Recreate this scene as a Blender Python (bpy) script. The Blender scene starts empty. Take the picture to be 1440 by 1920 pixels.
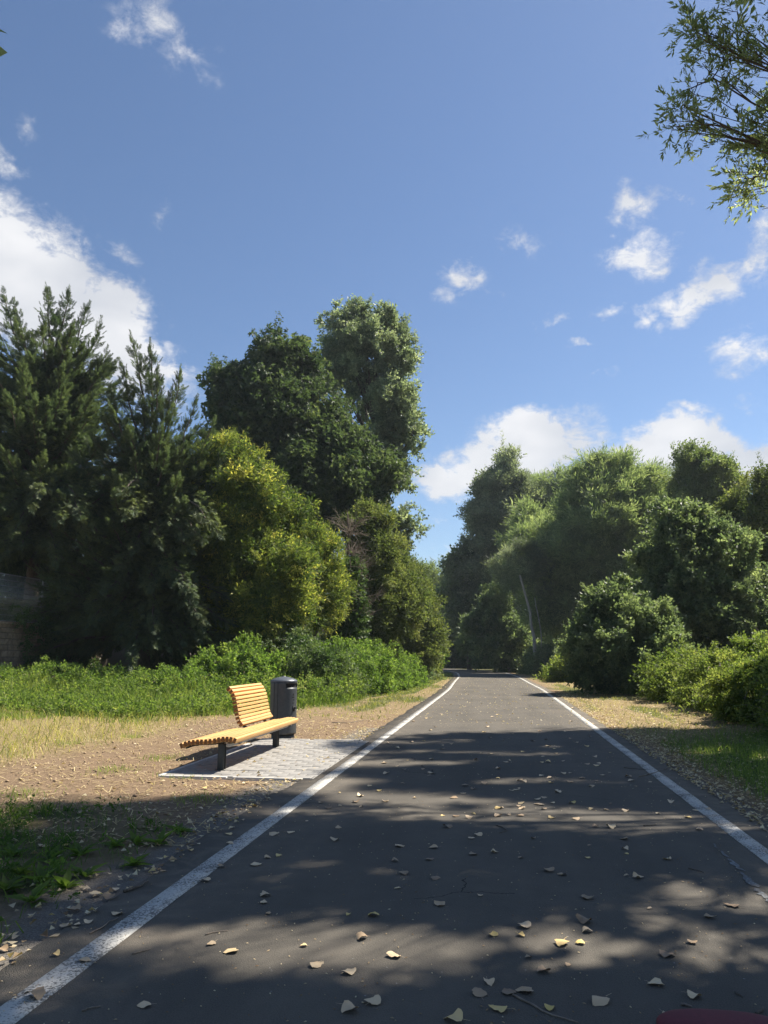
import bpy, math, random
import numpy as np
from mathutils import Vector, Matrix

S = bpy.context.scene
COL = S.collection
R = math.radians

# ------------------------------------------------------------------ camera
F_PX = 1442.0
PITCH = math.atan(268 / F_PX)
YAW = math.atan(210 * math.cos(PITCH) / F_PX)
EYE = 1.45
cd = bpy.data.cameras.new("camera")
cam = bpy.data.objects.new("camera", cd)
COL.objects.link(cam)
cam.location = (0, 0, EYE)
cam.rotation_euler = (R(90) + PITCH, 0, YAW)
cd.sensor_fit = 'VERTICAL'
cd.sensor_height = 36.0
cd.lens = F_PX / 1920 * 36.0
cd.clip_start = 0.05
cd.clip_end = 6000
S.camera = cam


def ray(px, py):
    r, u = px - 720, 960 - py
    f = F_PX * math.cos(PITCH) - u * math.sin(PITCH)
    w = F_PX * math.sin(PITCH) + u * math.cos(PITCH)
    return np.array([r * math.cos(YAW) - f * math.sin(YAW), f * math.cos(YAW) + r * math.sin(YAW), w])


def at(px, py, Y):
    """world point at distance Y down the path that the photograph shows at this pixel"""
    d = ray(px, py)
    return np.array([0, 0, EYE]) + d * (Y / d[1])


def gr(px, py, z=0.0):
    d = ray(px, py)
    return np.array([0, 0, EYE]) + d * ((z - EYE) / d[2])


# ------------------------------------------------------------------ light, sky, exposure
SUN = np.array([0.62, 0.48, 1.0])          # direction towards the sun
SUN_EL = math.atan2(1.0, math.hypot(SUN[0], SUN[1]))
SUN_AZ = math.atan2(SUN[0], SUN[1])
ld = bpy.data.lights.new("sun", 'SUN')
ld.energy = 5.0
ld.angle = R(0.55)
ld.color = (1.0, 0.93, 0.82)
sun = bpy.data.objects.new("sun", ld)
COL.objects.link(sun)
sun.rotation_euler = Vector(SUN).to_track_quat('Z', 'Y').to_euler()
sun.location = (30, 25, 60)

SKY_STRENGTH = 0.059
W = bpy.data.worlds.new("World")
S.world = W
W.use_nodes = True
wt = W.node_tree
wt.nodes.clear()


def build_world():
    N, L = wt.nodes, wt.links
    out = N.new('ShaderNodeOutputWorld')
    bg = N.new('ShaderNodeBackground')
    bg.inputs['Strength'].default_value = SKY_STRENGTH
    L.new(bg.outputs[0], out.inputs[0])
    sky = N.new('ShaderNodeTexSky')
    sky.sky_type = 'NISHITA'
    sky.sun_disc = False
    sky.sun_elevation = SUN_EL
    sky.sun_rotation = SUN_AZ
    sky.altitude = 100
    sky.air_density = 1.0
    sky.dust_density = 0.35
    sky.ozone_density = 3.0
    tc = N.new('ShaderNodeTexCoord')
    sep = N.new('ShaderNodeSeparateXYZ')
    L.new(tc.outputs['Generated'], sep.inputs[0])

    def m(op, a, b=None, c=None, clamp=False):
        n = N.new('ShaderNodeMath')
        n.operation = op
        n.use_clamp = clamp
        for i, v in enumerate((a, b, c)):
            if v is None:
                continue
            if isinstance(v, (int, float)):
                n.inputs[i].default_value = v
            else:
                L.new(v, n.inputs[i])
        return n.outputs[0]
    az = m('ARCTAN2', sep.outputs[0], sep.outputs[1])
    el = m('ARCSINE', sep.outputs[2])
    comb = N.new('ShaderNodeCombineXYZ')
    L.new(az, comb.inputs[0])
    L.new(el, comb.inputs[1])

    def noise(scale, detail, rough, vec, dist=0.0):
        n = N.new('ShaderNodeTexNoise')
        n.inputs['Scale'].default_value = scale
        n.inputs['Detail'].default_value = detail
        n.inputs['Roughness'].default_value = rough
        n.inputs['Distortion'].default_value = dist
        L.new(vec, n.inputs['Vector'])
        return n
    warp = noise(14, 6, 0.6, tc.outputs['Generated'])
    sub = N.new('ShaderNodeVectorMath')
    sub.operation = 'SUBTRACT'
    L.new(warp.outputs['Color'], sub.inputs[0])
    sub.inputs[1].default_value = (0.5, 0.5, 0.5)
    scl = N.new('ShaderNodeVectorMath')
    scl.operation = 'MULTIPLY_ADD'
    L.new(sub.outputs[0], scl.inputs[0])
    scl.inputs[1].default_value = (0.13, 0.10, 0)
    L.new(comb.outputs[0], scl.inputs[2])
    P = scl.outputs[0]
    blobs = []
    for (px, py, rx, ry, rot, w) in CLOUDS:
        d = ray(px, py)
        d = d / np.linalg.norm(d)
        a, e = math.atan2(d[0], d[1]), math.asin(d[2])
        k = 1 / math.sqrt(F_PX ** 2 + (px - 720) ** 2 + (py - 960) ** 2)
        blobs.append((a, e, rx * k / math.cos(e), ry * k, rot, w))
    rg = random.Random(5)
    for i in range(16):
        a = R(rg.uniform(55, 310))
        a = a - 2 * math.pi if a > math.pi else a
        e = R(rg.choice([rg.uniform(6, 20), rg.uniform(15, 50)]))
        s = rg.uniform(0.05, 0.16)
        blobs.append((a, e, s * rg.uniform(1, 1.8) / math.cos(e), s * 0.55, rg.uniform(-15, 15), rg.uniform(0.6, 1.2)))
    field = None
    for (a, e, rx, ry, rot, w) in blobs:
        mp = N.new('ShaderNodeMapping')
        mp.vector_type = 'TEXTURE'
        mp.inputs['Location'].default_value = (a, e, 0)
        mp.inputs['Rotation'].default_value = (0, 0, R(rot))
        mp.inputs['Scale'].default_value = (rx, ry, 1)
        L.new(P, mp.inputs[0])
        ln = N.new('ShaderNodeVectorMath')
        ln.operation = 'LENGTH'
        L.new(mp.outputs[0], ln.inputs[0])
        v = m('MULTIPLY_ADD', ln.outputs['Value'], -w, w)
        field = v if field is None else m('MAXIMUM', field, v)
    st = N.new('ShaderNodeMapping')
    st.inputs['Scale'].default_value = (1, 1, 1.7)
    L.new(tc.outputs['Generated'], st.inputs[0])
    f1 = noise(34, 9, 0.66, st.outputs[0], 0.35)
    f2 = noise(7, 3, 0.5, st.outputs[0])
    t = m('MULTIPLY_ADD', f1.outputs['Fac'], 2.3, -1.15)
    dens = m('ADD', field, t)
    dens = m('SUBTRACT', dens, 0.17)
    dens = m('MULTIPLY', dens, 1.25, clamp=True)
    gate = m('MULTIPLY', field, 3.0, clamp=True)
    dens = m('MULTIPLY', dens, gate)
    dens = m('POWER', dens, 1.5)
    dens = m('MULTIPLY', dens, m('MULTIPLY_ADD', field, 1.1, 0.30, clamp=True))
    dens = m('MULTIPLY', dens, 0.97)
    # cloud colour: white with greyer folds
    cr = N.new('ShaderNodeMix')
    cr.data_type = 'RGBA'
    k = 0.42 / SKY_STRENGTH
    cr.inputs[6].default_value = (0.66 * k, 0.70 * k, 0.78 * k, 1)
    cr.inputs[7].default_value = (1.08 * k, 1.08 * k, 1.10 * k, 1)
    fold = m('MULTIPLY_ADD', f2.outputs['Fac'], 2.4, -0.7, clamp=True)
    L.new(fold, cr.inputs[0])
    # thin high veil lightening towards the horizon comes with the sky itself
    mx = N.new('ShaderNodeMix')
    mx.data_type = 'RGBA'
    L.new(dens, mx.inputs[0])
    tint = N.new('ShaderNodeMix')
    tint.data_type = 'RGBA'
    tint.blend_type = 'MULTIPLY'
    tint.inputs[0].default_value = 1.0
    tint.inputs[7].default_value = (0.97, 1.0, 1.05, 1)
    L.new(sky.outputs[0], tint.inputs[6])
    L.new(tint.outputs[2], mx.inputs[6])
    L.new(cr.outputs[2], mx.inputs[7])
    L.new(mx.outputs[2], bg.inputs['Color'])


CLOUDS = [  # px, py, rx, ry, tilt, weight
    (40, 530, 300, 165, -25, 2.2), (200, 620, 190, 130, -35, 1.9), (20, 420, 160, 85, 0, 1.2), (310, 700, 120, 60, -30, 1.2), (240, 470, 80, 40, -20, .55),
    (290, 50, 130, 80, -35, .68), (365, 110, 80, 40, -25, .66), (255, 70, 65, 46, -30, .66), (5, 300, 50, 60, 30, .85), (300, 395, 34, 26, 0, .55), (60, 245, 46, 24, -30, .5),
    (865, 525, 70, 42, -5, .95), (975, 458, 60, 32, 0, .62), (1195, 395, 80, 54, 0, 1.1), (1200, 475, 76, 58, 0, .98),
    (1310, 550, 150, 66, 18, 1.25), (1410, 500, 70, 42, 20, 1.0), (1205, 610, 62, 42, -20, .9), (1120, 578, 52, 24, -15, .7),
    (1017, 597, 32, 24, 0, .75), (1090, 637, 28, 16, 0, .65), (1390, 670, 100, 48, 5, .95), (1300, 770, 72, 26, 0, 1.0),
    (1435, 440, 60, 60, 0, .9), (1418, 617, 30, 18, 0, .6), (1265, 372, 20, 14, 0, .5), (1130, 715, 40, 14, 0, .45), (1385, 745, 50, 14, 0, .5),
    (970, 848, 220, 88, 12, 2.1), (830, 895, 130, 52, 8, 1.7), (1055, 800, 100, 40, 5, 1.4),
    (1270, 840, 190, 70, 0, 2.0), (1430, 865, 130, 62, 5, 1.9), (1340, 800, 90, 26, 0, .9),
    (830, 1030, 120, 20, 2, .55), (815, 968, 50, 14, 0, .5), (600, 1050, 200, 30, 0, .5),
]
build_world()
S.view_settings.view_transform = 'Standard'
S.view_settings.look = 'None'
S.view_settings.exposure = 1.10
S.view_settings.gamma = 1.0
S.view_settings.use_curve_mapping = False
S.render.engine = 'CYCLES'
S.cycles.max_bounces = 10
S.cycles.diffuse_bounces = 6
S.cycles.glossy_bounces = 2
S.cycles.transmission_bounces = 4
S.cycles.transparent_max_bounces = 6
S.cycles.use_denoising = True

# ------------------------------------------------------------------ helpers
rng = np.random.default_rng(11)


def vnoise(x, y, seed=0):
    xi, yi = np.floor(x).astype(np.int64), np.floor(y).astype(np.int64)
    xf, yf = x - xi, y - yi
    xf, yf = xf * xf * (3 - 2 * xf), yf * yf * (3 - 2 * yf)

    def h(a, b):
        v = (a * 374761393 + b * 668265263 + seed * 69069) & 0xFFFFFFFF
        v = ((v ^ (v >> 13)) * 1274126177) & 0xFFFFFFFF
        return ((v ^ (v >> 16)) & 0xFFFF) / 65535.0
    return (h(xi, yi) * (1 - xf) + h(xi + 1, yi) * xf) * (1 - yf) + (h(xi, yi + 1) * (1 - xf) + h(xi + 1, yi + 1) * xf) * yf


def fbm(x, y, seed=0, o=3):
    v, a, t = 0, 1.0, 0
    for i in range(o):
        v = v + a * vnoise(x * 2 ** i, y * 2 ** i, seed + i)
        t += a
        a *= .5
    return v / t


def mesh_np(name, V, faces, mat=None, parent=None, tint=None, smooth=False):
    """one mesh object from numpy arrays; faces: an array (n,3), (n,4) or a list of such arrays"""
    if not isinstance(faces, list):
        faces = [faces]
    faces = [np.asarray(f, dtype=np.int32) for f in faces if len(f)]
    me = bpy.data.meshes.new(name)
    V = np.asarray(V, dtype=np.float32)
    me.vertices.add(len(V))
    me.vertices.foreach_set('co', V.ravel())
    nl = sum(f.size for f in faces)
    npoly = sum(len(f) for f in faces)
    me.loops.add(nl)
    me.loops.foreach_set('vertex_index', np.concatenate([f.ravel() for f in faces]))
    me.polygons.add(npoly)
    tot = np.concatenate([np.full(len(f), f.shape[1], dtype=np.int32) for f in faces])
    st = np.concatenate([[0], np.cumsum(tot)[:-1]]).astype(np.int32)
    me.polygons.foreach_set('loop_start', st)
    if smooth:
        me.polygons.foreach_set('use_smooth', np.ones(npoly, dtype=bool))
    me.update(calc_edges=True)
    if tint is not None:
        a = me.attributes.new('tint', 'FLOAT', 'POINT')
        a.data.foreach_set('value', np.asarray(tint, dtype=np.float32))
    if mat:
        me.materials.append(mat)
    o = bpy.data.objects.new(name, me)
    COL.objects.link(o)
    if parent is not None:
        o.parent = parent
        o.matrix_parent_inverse = Matrix.Translation(-Vector(parent.location)) if parent.type == 'EMPTY' and parent.rotation_euler.z == 0 else parent.matrix_basis.inverted()
    return o


def tag(o, label=None, cat=None, group=None, kind=None):
    if label:
        o['label'] = label
    if cat:
        o['category'] = cat
    if group:
        o['group'] = group
    if kind:
        o['kind'] = kind
    return o


def empty(name, loc, label, cat, group=None):
    o = bpy.data.objects.new(name, None)
    COL.objects.link(o)
    o.location = loc
    o.empty_display_size = .3
    return tag(o, label, cat, group)


class MB:
    def __init__(s):
        s.V, s.Q, s.T, s.tn, s.n = [], [], [], [], 0

    def add(s, V, Q=None, T=None, tint=None):
        V = np.asarray(V, dtype=np.float32)
        if Q is not None and len(Q):
            s.Q.append(np.asarray(Q, dtype=np.int32) + s.n)
        if T is not None and len(T):
            s.T.append(np.asarray(T, dtype=np.int32) + s.n)
        s.V.append(V)
        s.tn.append(np.full(len(V), .5) if tint is None else tint)
        s.n += len(V)

    def box(s, c, d, rot=None):
        x, y, z = np.array(d) / 2
        V = np.array([[a, b, e] for e in (-z, z) for b in (-y, y) for a in (-x, x)])
        if rot is not None:
            V = V @ np.array(rot.to_matrix() if hasattr(rot, 'to_matrix') else rot).T
        s.add(V + np.array(c), [[0, 2, 3, 1], [4, 5, 7, 6], [0, 1, 5, 4], [2, 6, 7, 3], [0, 4, 6, 2], [1, 3, 7, 5]])

    def tube(s, pts, rad, n=8, cap=True):
        pts = np.asarray(pts, dtype=float)
        k = len(pts)
        rad = np.full(k, rad) if np.isscalar(rad) else np.asarray(rad)
        tg = np.gradient(pts, axis=0)
        tg /= np.linalg.norm(tg, axis=1, keepdims=True) + 1e-9
        ref = np.array([0, 0, 1.0]) if abs(tg[0][2]) < .8 else np.array([1.0, 0, 0])
        u = np.cross(tg, ref)
        u /= np.linalg.norm(u, axis=1, keepdims=True) + 1e-9
        v = np.cross(tg, u)
        a = np.linspace(0, 2 * math.pi, n, endpoint=False)
        V = (pts[:, None] + rad[:, None, None] * (np.cos(a)[None, :, None] * u[:, None] + np.sin(a)[None, :, None] * v[:, None])).reshape(-1, 3)
        i, j = np.meshgrid(np.arange(k - 1), np.arange(n), indexing='ij')
        a0 = i * n + j
        b0 = i * n + (j + 1) % n
        Q = np.stack([a0, b0, b0 + n, a0 + n], -1).reshape(-1, 4)
        T = []
        if cap:
            V = np.vstack([V, pts[:1], pts[-1:]])
            T = [[k * n, (j + 1) % n, j] for j in range(n)] + [[k * n + 1, (k - 1) * n + j, (k - 1) * n + (j + 1) % n] for j in range(n)]
        s.add(V, Q, T)

    def lathe(s, prof, n=32, c=(0, 0, 0)):
        prof = np.asarray(prof, dtype=float)
        a = np.linspace(0, 2 * math.pi, n, endpoint=False)
        V = np.stack([prof[:, 0, None] * np.cos(a), prof[:, 0, None] * np.sin(a), np.repeat(prof[:, 1, None], n, 1)], -1).reshape(-1, 3)
        i, j = np.meshgrid(np.arange(len(prof) - 1), np.arange(n), indexing='ij')
        a0 = i * n + j
        b0 = i * n + (j + 1) % n
        s.add(V + np.array(c), np.stack([a0, b0, b0 + n, a0 + n], -1).reshape(-1, 4))

    def build(s, name, mat, parent=None, smooth=False, tint=False, bevel=0):
        f = []
        if s.Q:
            f.append(np.concatenate(s.Q))
        if s.T:
            f.append(np.concatenate(s.T))
        o = mesh_np(name, np.concatenate(s.V), f, mat, parent, np.concatenate(s.tn) if tint else None, smooth)
        if bevel:
            b = o.modifiers.new('bevel', 'BEVEL')
            b.width = bevel
            b.segments = 2
            b.limit_method = 'ANGLE'
        return o


# ------------------------------------------------------------------ materials
def new_mat(name):
    m = bpy.data.materials.new(name)
    m.use_nodes = True
    return m, m.node_tree.nodes, m.node_tree.links, m.node_tree.nodes['Principled BSDF']


def ramp(N, stops):
    r = N.new('ShaderNodeValToRGB')
    e = r.color_ramp.elements
    while len(e) > 1:
        e.remove(e[-1])
    e[0].position, e[0].color = stops[0][0], (*stops[0][1], 1)
    for p, c in stops[1:]:
        x = e.new(p)
        x.color = (*c, 1)
    return r


def noise_node(N, L, scale, detail=4, rough=.55, vec=None, dist=0):
    n = N.new('ShaderNodeTexNoise')
    n.inputs['Scale'].default_value = scale
    n.inputs['Detail'].default_value = detail
    n.inputs['Roughness'].default_value = rough
    n.inputs['Distortion'].default_value = dist
    if vec is not None:
        L.new(vec, n.inputs['Vector'])
    return n


def mixc(N, L, fac, a, b, blend='MIX'):
    n = N.new('ShaderNodeMix')
    n.data_type = 'RGBA'
    n.blend_type = blend
    for i, v in ((0, fac), (6, a), (7, b)):
        if hasattr(v, 'is_linked') or hasattr(v, 'links'):
            L.new(v, n.inputs[i])
        elif isinstance(v, (int, float)):
            n.inputs[i].default_value = v
        else:
            n.inputs[i].default_value = (*v, 1)
    return n.outputs[2]


def leaf_mat(name, stops, transl=.35, rough=.5, spec=.35, tcol=2.6):
    m, N, L, P = new_mat(name)
    at_ = N.new('ShaderNodeAttribute')
    at_.attribute_name = 'tint'
    r = ramp(N, stops)
    ai = N.new('ShaderNodeAttribute')
    ai.attribute_type = 'INSTANCER'
    ai.attribute_name = 'itint'
    sm_ = N.new('ShaderNodeMath')
    sm_.operation = 'ADD'
    sm_.use_clamp = True
    L.new(at_.outputs['Fac'], sm_.inputs[0])
    L.new(ai.outputs['Fac'], sm_.inputs[1])
    L.new(sm_.outputs[0], r.inputs[0])
    L.new(r.outputs[0], P.inputs['Base Color'])
    P.inputs['Roughness'].default_value = rough
    P.inputs['Specular IOR Level'].default_value = spec
    tr = N.new('ShaderNodeBsdfTranslucent')
    g = mixc(N, L, 1.0, r.outputs[0], (tcol * 1.05, tcol * 1.1, tcol * .6), 'MULTIPLY')
    L.new(g, tr.inputs['Color'])
    mx = N.new('ShaderNodeMixShader')
    mx.inputs[0].default_value = transl
    L.new(P.outputs[0], mx.inputs[1])
    L.new(tr.outputs[0], mx.inputs[2])
    L.new(mx.outputs[0], N['Material Output'].inputs[0])
    return m


def simple_mat(name, c1, c2, scale=8, rough=.7, metal=0, bump=0.0, stretch=None, spec=.4, objrand=0.0):
    m, N, L, P = new_mat(name)
    tc = N.new('ShaderNodeTexCoord')
    vec = tc.outputs['Object']
    if stretch:
        mp = N.new('ShaderNodeMapping')
        mp.inputs['Scale'].default_value = stretch
        L.new(vec, mp.inputs[0])
        vec = mp.outputs[0]
    n = noise_node(N, L, scale, 6, .6, vec)
    r = ramp(N, [(.3, c1), (.7, c2)])
    L.new(n.outputs['Fac'], r.inputs[0])
    col = r.outputs[0]
    if objrand:
        oi = N.new('ShaderNodeObjectInfo')
        hs = N.new('ShaderNodeHueSaturation')
        mr = N.new('ShaderNodeMapRange')
        mr.inputs[3].default_value = 1 - objrand
        mr.inputs[4].default_value = 1 + objrand
        L.new(oi.outputs['Random'], mr.inputs[0])
        L.new(mr.outputs[0], hs.inputs['Value'])
        L.new(col, hs.inputs['Color'])
        col = hs.outputs[0]
    L.new(col, P.inputs['Base Color'])
    P.inputs['Roughness'].default_value = rough
    P.inputs['Metallic'].default_value = metal
    P.inputs['Specular IOR Level'].default_value = spec
    if bump:
        b = N.new('ShaderNodeBump')
        b.inputs['Strength'].default_value = bump
        b.inputs['Distance'].default_value = .01
        L.new(n.outputs['Fac'], b.inputs['Height'])
        L.new(b.outputs[0], P.inputs['Normal'])
    return m


def asphalt_mat():
    m, N, L, P = new_mat('asphalt')
    tc = N.new('ShaderNodeTexCoord')
    v = tc.outputs['Object']
    fine = noise_node(N, L, 160, 3, .7, v)
    agg = N.new('ShaderNodeTexVoronoi')
    agg.inputs['Scale'].default_value = 150
    L.new(v, agg.inputs['Vector'])
    big = noise_node(N, L, .55, 5, .6, v, .5)
    mid = noise_node(N, L, 6, 5, .65, v)
    base = ramp(N, [(.30, (.036, .033, .029)), (.70, (.122, .110, .090))])
    L.new(fine.outputs['Fac'], base.inputs[0])
    dust = ramp(N, [(.35, (0, 0, 0)), (.75, (1, 1, 1))])
    L.new(big.outputs['Fac'], dust.inputs[0])
    md = N.new('ShaderNodeMath')
    md.operation = 'MULTIPLY'
    L.new(dust.outputs[0], md.inputs[0])
    L.new(mid.outputs['Fac'], md.inputs[1])
    c = mixc(N, L, md.outputs[0], base.outputs[0], (.165, .142, .112))
    mpw = N.new('ShaderNodeMapping')
    mpw.inputs['Scale'].default_value = (1.5, .07, 1)
    L.new(v, mpw.inputs[0])
    nw = noise_node(N, L, 1.6, 5, .6, mpw.outputs[0])
    rw = ramp(N, [(.42, (0, 0, 0)), (.68, (.28, .28, .28))])
    L.new(nw.outputs['Fac'], rw.inputs[0])
    c = mixc(N, L, rw.outputs[0], c, (.150, .134, .110))
    sp = N.new('ShaderNodeMath')
    sp.operation = 'LESS_THAN'
    L.new(agg.outputs['Color'], sp.inputs[0])
    sp.inputs[1].default_value = .03
    c = mixc(N, L, sp.outputs[0], c, (.24, .23, .21))
    # dust gathered towards both edges, and hairline cracks
    sx = N.new('ShaderNodeSeparateXYZ')
    L.new(v, sx.inputs[0])
    ax_ = N.new('ShaderNodeMath')
    ax_.operation = 'ABSOLUTE'
    L.new(sx.outputs[0], ax_.inputs[0])
    mr = N.new('ShaderNodeMapRange')
    mr.inputs[1].default_value, mr.inputs[2].default_value = 1.3, 2.3
    mr.inputs[3].default_value, mr.inputs[4].default_value = 0, 1.1
    L.new(ax_.outputs[0], mr.inputs[0])
    n9 = noise_node(N, L, 3.5, 6, .7, v, .8)
    rm = ramp(N, [(.45, (0, 0, 0)), (.75, (1, 1, 1))])
    L.new(n9.outputs['Fac'], rm.inputs[0])
    ed = N.new('ShaderNodeMath')
    ed.operation = 'MULTIPLY'
    L.new(mr.outputs[0], ed.inputs[0])
    L.new(rm.outputs[0], ed.inputs[1])
    c = mixc(N, L, ed.outputs[0], c, (.20, .165, .125))
    cr_ = N.new('ShaderNodeTexVoronoi')
    cr_.feature = 'DISTANCE_TO_EDGE'
    cr_.inputs['Scale'].default_value = .42
    wv = mixc(N, L, .22, v, noise_node(N, L, 2.2, 5, .65, v).outputs['Color'])
    L.new(wv, cr_.inputs['Vector'])
    lt_ = N.new('ShaderNodeMath')
    lt_.operation = 'LESS_THAN'
    L.new(cr_.outputs['Distance'], lt_.inputs[0])
    lt_.inputs[1].default_value = .0016
    n10 = noise_node(N, L, .35, 2, .5, v)
    gk = N.new('ShaderNodeMath')
    gk.operation = 'GREATER_THAN'
    L.new(n10.outputs['Fac'], gk.inputs[0])
    gk.inputs[1].default_value = .56
    ck = N.new('ShaderNodeMath')
    ck.operation = 'MULTIPLY'
    L.new(lt_.outputs[0], ck.inputs[0])
    L.new(gk.outputs[0], ck.inputs[1])
    c = mixc(N, L, ck.outputs[0], c, (.018, .017, .016))
    L.new(c, P.inputs['Base Color'])
    P.inputs['Roughness'].default_value = .88
    P.inputs['Specular IOR Level'].default_value = .25
    b = N.new('ShaderNodeBump')
    b.inputs['Strength'].default_value = .6
    b.inputs['Distance'].default_value = .004
    L.new(agg.outputs['Distance'], b.inputs['Height'])
    L.new(b.outputs[0], P.inputs['Normal'])
    return m


def paint_mat(name, c, lo, hi):
    m, N, L, P = new_mat(name)
    tc = N.new('ShaderNodeTexCoord')
    v = tc.outputs['Object']
    n1 = noise_node(N, L, 70, 5, .75, v)
    n2 = noise_node(N, L, 3.0, 4, .6, v)
    ad = N.new('ShaderNodeMath')
    ad.operation = 'MULTIPLY_ADD'
    L.new(n2.outputs['Fac'], ad.inputs[0])
    ad.inputs[1].default_value = .45
    L.new(n1.outputs['Fac'], ad.inputs[2])
    wear = ramp(N, [(lo, (0, 0, 0)), (hi, (1, 1, 1))])
    L.new(ad.outputs[0], wear.inputs[0])
    dirt = noise_node(N, L, 9, 4, .6, v)
    cc = mixc(N, L, dirt.outputs['Fac'], tuple(x * .78 for x in c), c)
    col = mixc(N, L, wear.outputs[0], (.10, .096, .09), cc)
    L.new(col, P.inputs['Base Color'])
    P.inputs['Roughness'].default_value = .75
    b = N.new('ShaderNodeBump')
    b.inputs['Strength'].default_value = .3
    b.inputs['Distance'].default_value = .003
    L.new(n1.outputs['Fac'], b.inputs['Height'])
    L.new(b.outputs[0], P.inputs['Normal'])
    return m


def ground_mat():
    m, N, L, P = new_mat('ground')
    tc = N.new('ShaderNodeTexCoord')
    v = tc.outputs['Object']
    z = N.new('ShaderNodeAttribute')
    z.attribute_name = 'zone'
    sp = N.new('ShaderNodeSeparateColor')
    L.new(z.outputs['Color'], sp.inputs[0])
    n1 = noise_node(N, L, 22, 6, .7, v)
    n2 = noise_node(N, L, 2.2, 5, .6, v)
    n3 = noise_node(N, L, 75, 4, .7, v)
    soil = ramp(N, [(.28, (.090, .058, .036)), (.5, (.205, .140, .088)), (.72, (.35, .250, .155))])
    L.new(n1.outputs['Fac'], soil.inputs[0])
    soil2 = mixc(N, L, n2.outputs['Fac'], soil.outputs[0], (.25, .178, .112))
    dry = ramp(N, [(.3, (.14, .10, .05)), (.52, (.28, .215, .105)), (.75, (.42, .34, .18))])
    L.new(n3.outputs['Fac'], dry.inputs[0])
    green = ramp(N, [(.3, (.035, .05, .015)), (.6, (.075, .105, .03)), (.8, (.14, .15, .05))])
    L.new(n3.outputs['Fac'], green.inputs[0])
    grav = ramp(N, [(.3, (.10, .09, .08)), (.55, (.20, .18, .155)), (.75, (.38, .34, .29))])
    L.new(n3.outputs['Fac'], grav.inputs[0])
    c = mixc(N, L, sp.outputs[2], soil2, dry.outputs[0])
    c = mixc(N, L, sp.outputs[1], c, green.outputs[0])
    c = mixc(N, L, sp.outputs[0], c, grav.outputs[0])
    L.new(c, P.inputs['Base Color'])
    P.inputs['Roughness'].default_value = .95
    P.inputs['Specular IOR Level'].default_value = .15
    ad = N.new('ShaderNodeMath')
    ad.operation = 'ADD'
    L.new(n1.outputs['Fac'], ad.inputs[0])
    L.new(n3.outputs['Fac'], ad.inputs[1])
    b = N.new('ShaderNodeBump')
    b.inputs['Strength'].default_value = .8
    b.inputs['Distance'].default_value = .03
    L.new(ad.outputs[0], b.inputs['Height'])
    L.new(b.outputs[0], P.inputs['Normal'])
    return m


M = {}
M['asphalt'] = asphalt_mat()
M['line'] = paint_mat('line_paint', (.56, .54, .49), .65, .74)
M['smear'] = paint_mat('paint_smear', (.30, .35, .39), .70, .95)
M['ground'] = ground_mat()
M['paver'] = simple_mat('concrete_paver', (.215, .205, .188), (.32, .305, .28), 9, .9, bump=.25, objrand=.07)
M['bed'] = simple_mat('sand_joint', (.22, .20, .17), (.32, .29, .245), 40, .95)
M['kerb'] = simple_mat('concrete_kerb', (.42, .40, .36), (.56, .53, .48), 18, .9, bump=.2, objrand=.06)
M['wood'] = simple_mat('larch_wood', (.50, .27, .090), (.70, .43, .175), 5, .5, bump=.12, stretch=(16, .6, 16), objrand=.16)


def add_shaded_end_grain(m):
    N, L = m.node_tree.nodes, m.node_tree.links
    P = N['Principled BSDF']
    src = P.inputs['Base Color'].links[0].from_socket
    tc = N.new('ShaderNodeTexCoord')
    sp = N.new('ShaderNodeSeparateXYZ')
    L.new(tc.outputs['Normal'], sp.inputs[0])
    ab = N.new('ShaderNodeMath')
    ab.operation = 'ABSOLUTE'
    L.new(sp.outputs[1], ab.inputs[0])
    gt = N.new('ShaderNodeMath')
    gt.operation = 'GREATER_THAN'
    L.new(ab.outputs[0], gt.inputs[0])
    gt.inputs[1].default_value = .8
    L.new(mixc(N, L, gt.outputs[0], src, (.20, .085, .025)), P.inputs['Base Color'])  # end grain tone, with the shade on the slat ends put into it


add_shaded_end_grain(M['wood'])
M['steel'] = simple_mat('dark_steel', (.040, .044, .044), (.060, .065, .064), 30, .45, metal=.3)
M['rail'] = simple_mat('galvanised_rail', (.30, .30, .29), (.42, .42, .40), 25, .5, metal=.5)
M['bin'] = simple_mat('anthracite_paint', (.052, .056, .060), (.070, .075, .078), 18, .42, metal=.25)
M['lid'] = simple_mat('anthracite_lid', (.085, .095, .11), (.11, .12, .135), 18, .4, metal=.2)
M['black'] = simple_mat('black_inside', (.006, .006, .006), (.012, .012, .012), 10, .8)
M['stone'] = simple_mat('sandstone', (.20, .145, .10), (.42, .325, .23), 7, .9, bump=.6, objrand=.28)
M['mortar'] = simple_mat('mortar', (.16, .13, .10), (.25, .21, .17), 20, .95, bump=.4)
M['wire'] = simple_mat('galvanised_wire', (.30, .31, .30), (.42, .43, .42), 20, .45, metal=.6)
M['bark'] = simple_mat('bark', (.055, .043, .032), (.14, .115, .09), 14, .9, bump=.8, stretch=(3, 3, .6))
M['bark_pale'] = simple_mat('pale_bark', (.20, .175, .145), (.40, .36, .31), 10, .85, bump=.5, stretch=(3, 3, .6))
M['twig'] = simple_mat('dead_twig', (.13, .10, .075), (.27, .22, .17), 20, .9)
M['maroon'] = simple_mat('maroon_cover', (.10, .010, .018), (.145, .016, .026), 60, .7)
M['zip'] = simple_mat('dark_seam', (.02, .004, .006), (.03, .006, .008), 30, .6)
M['clod'] = simple_mat('soil_clod', (.20, .135, .085), (.40, .29, .18), 9, .95)
M['straw'] = leaf_mat('straw', [(0, (.30, .22, .11)), (.5, (.48, .38, .20)), (1, (.62, .52, .30))], .2, .7)
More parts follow.
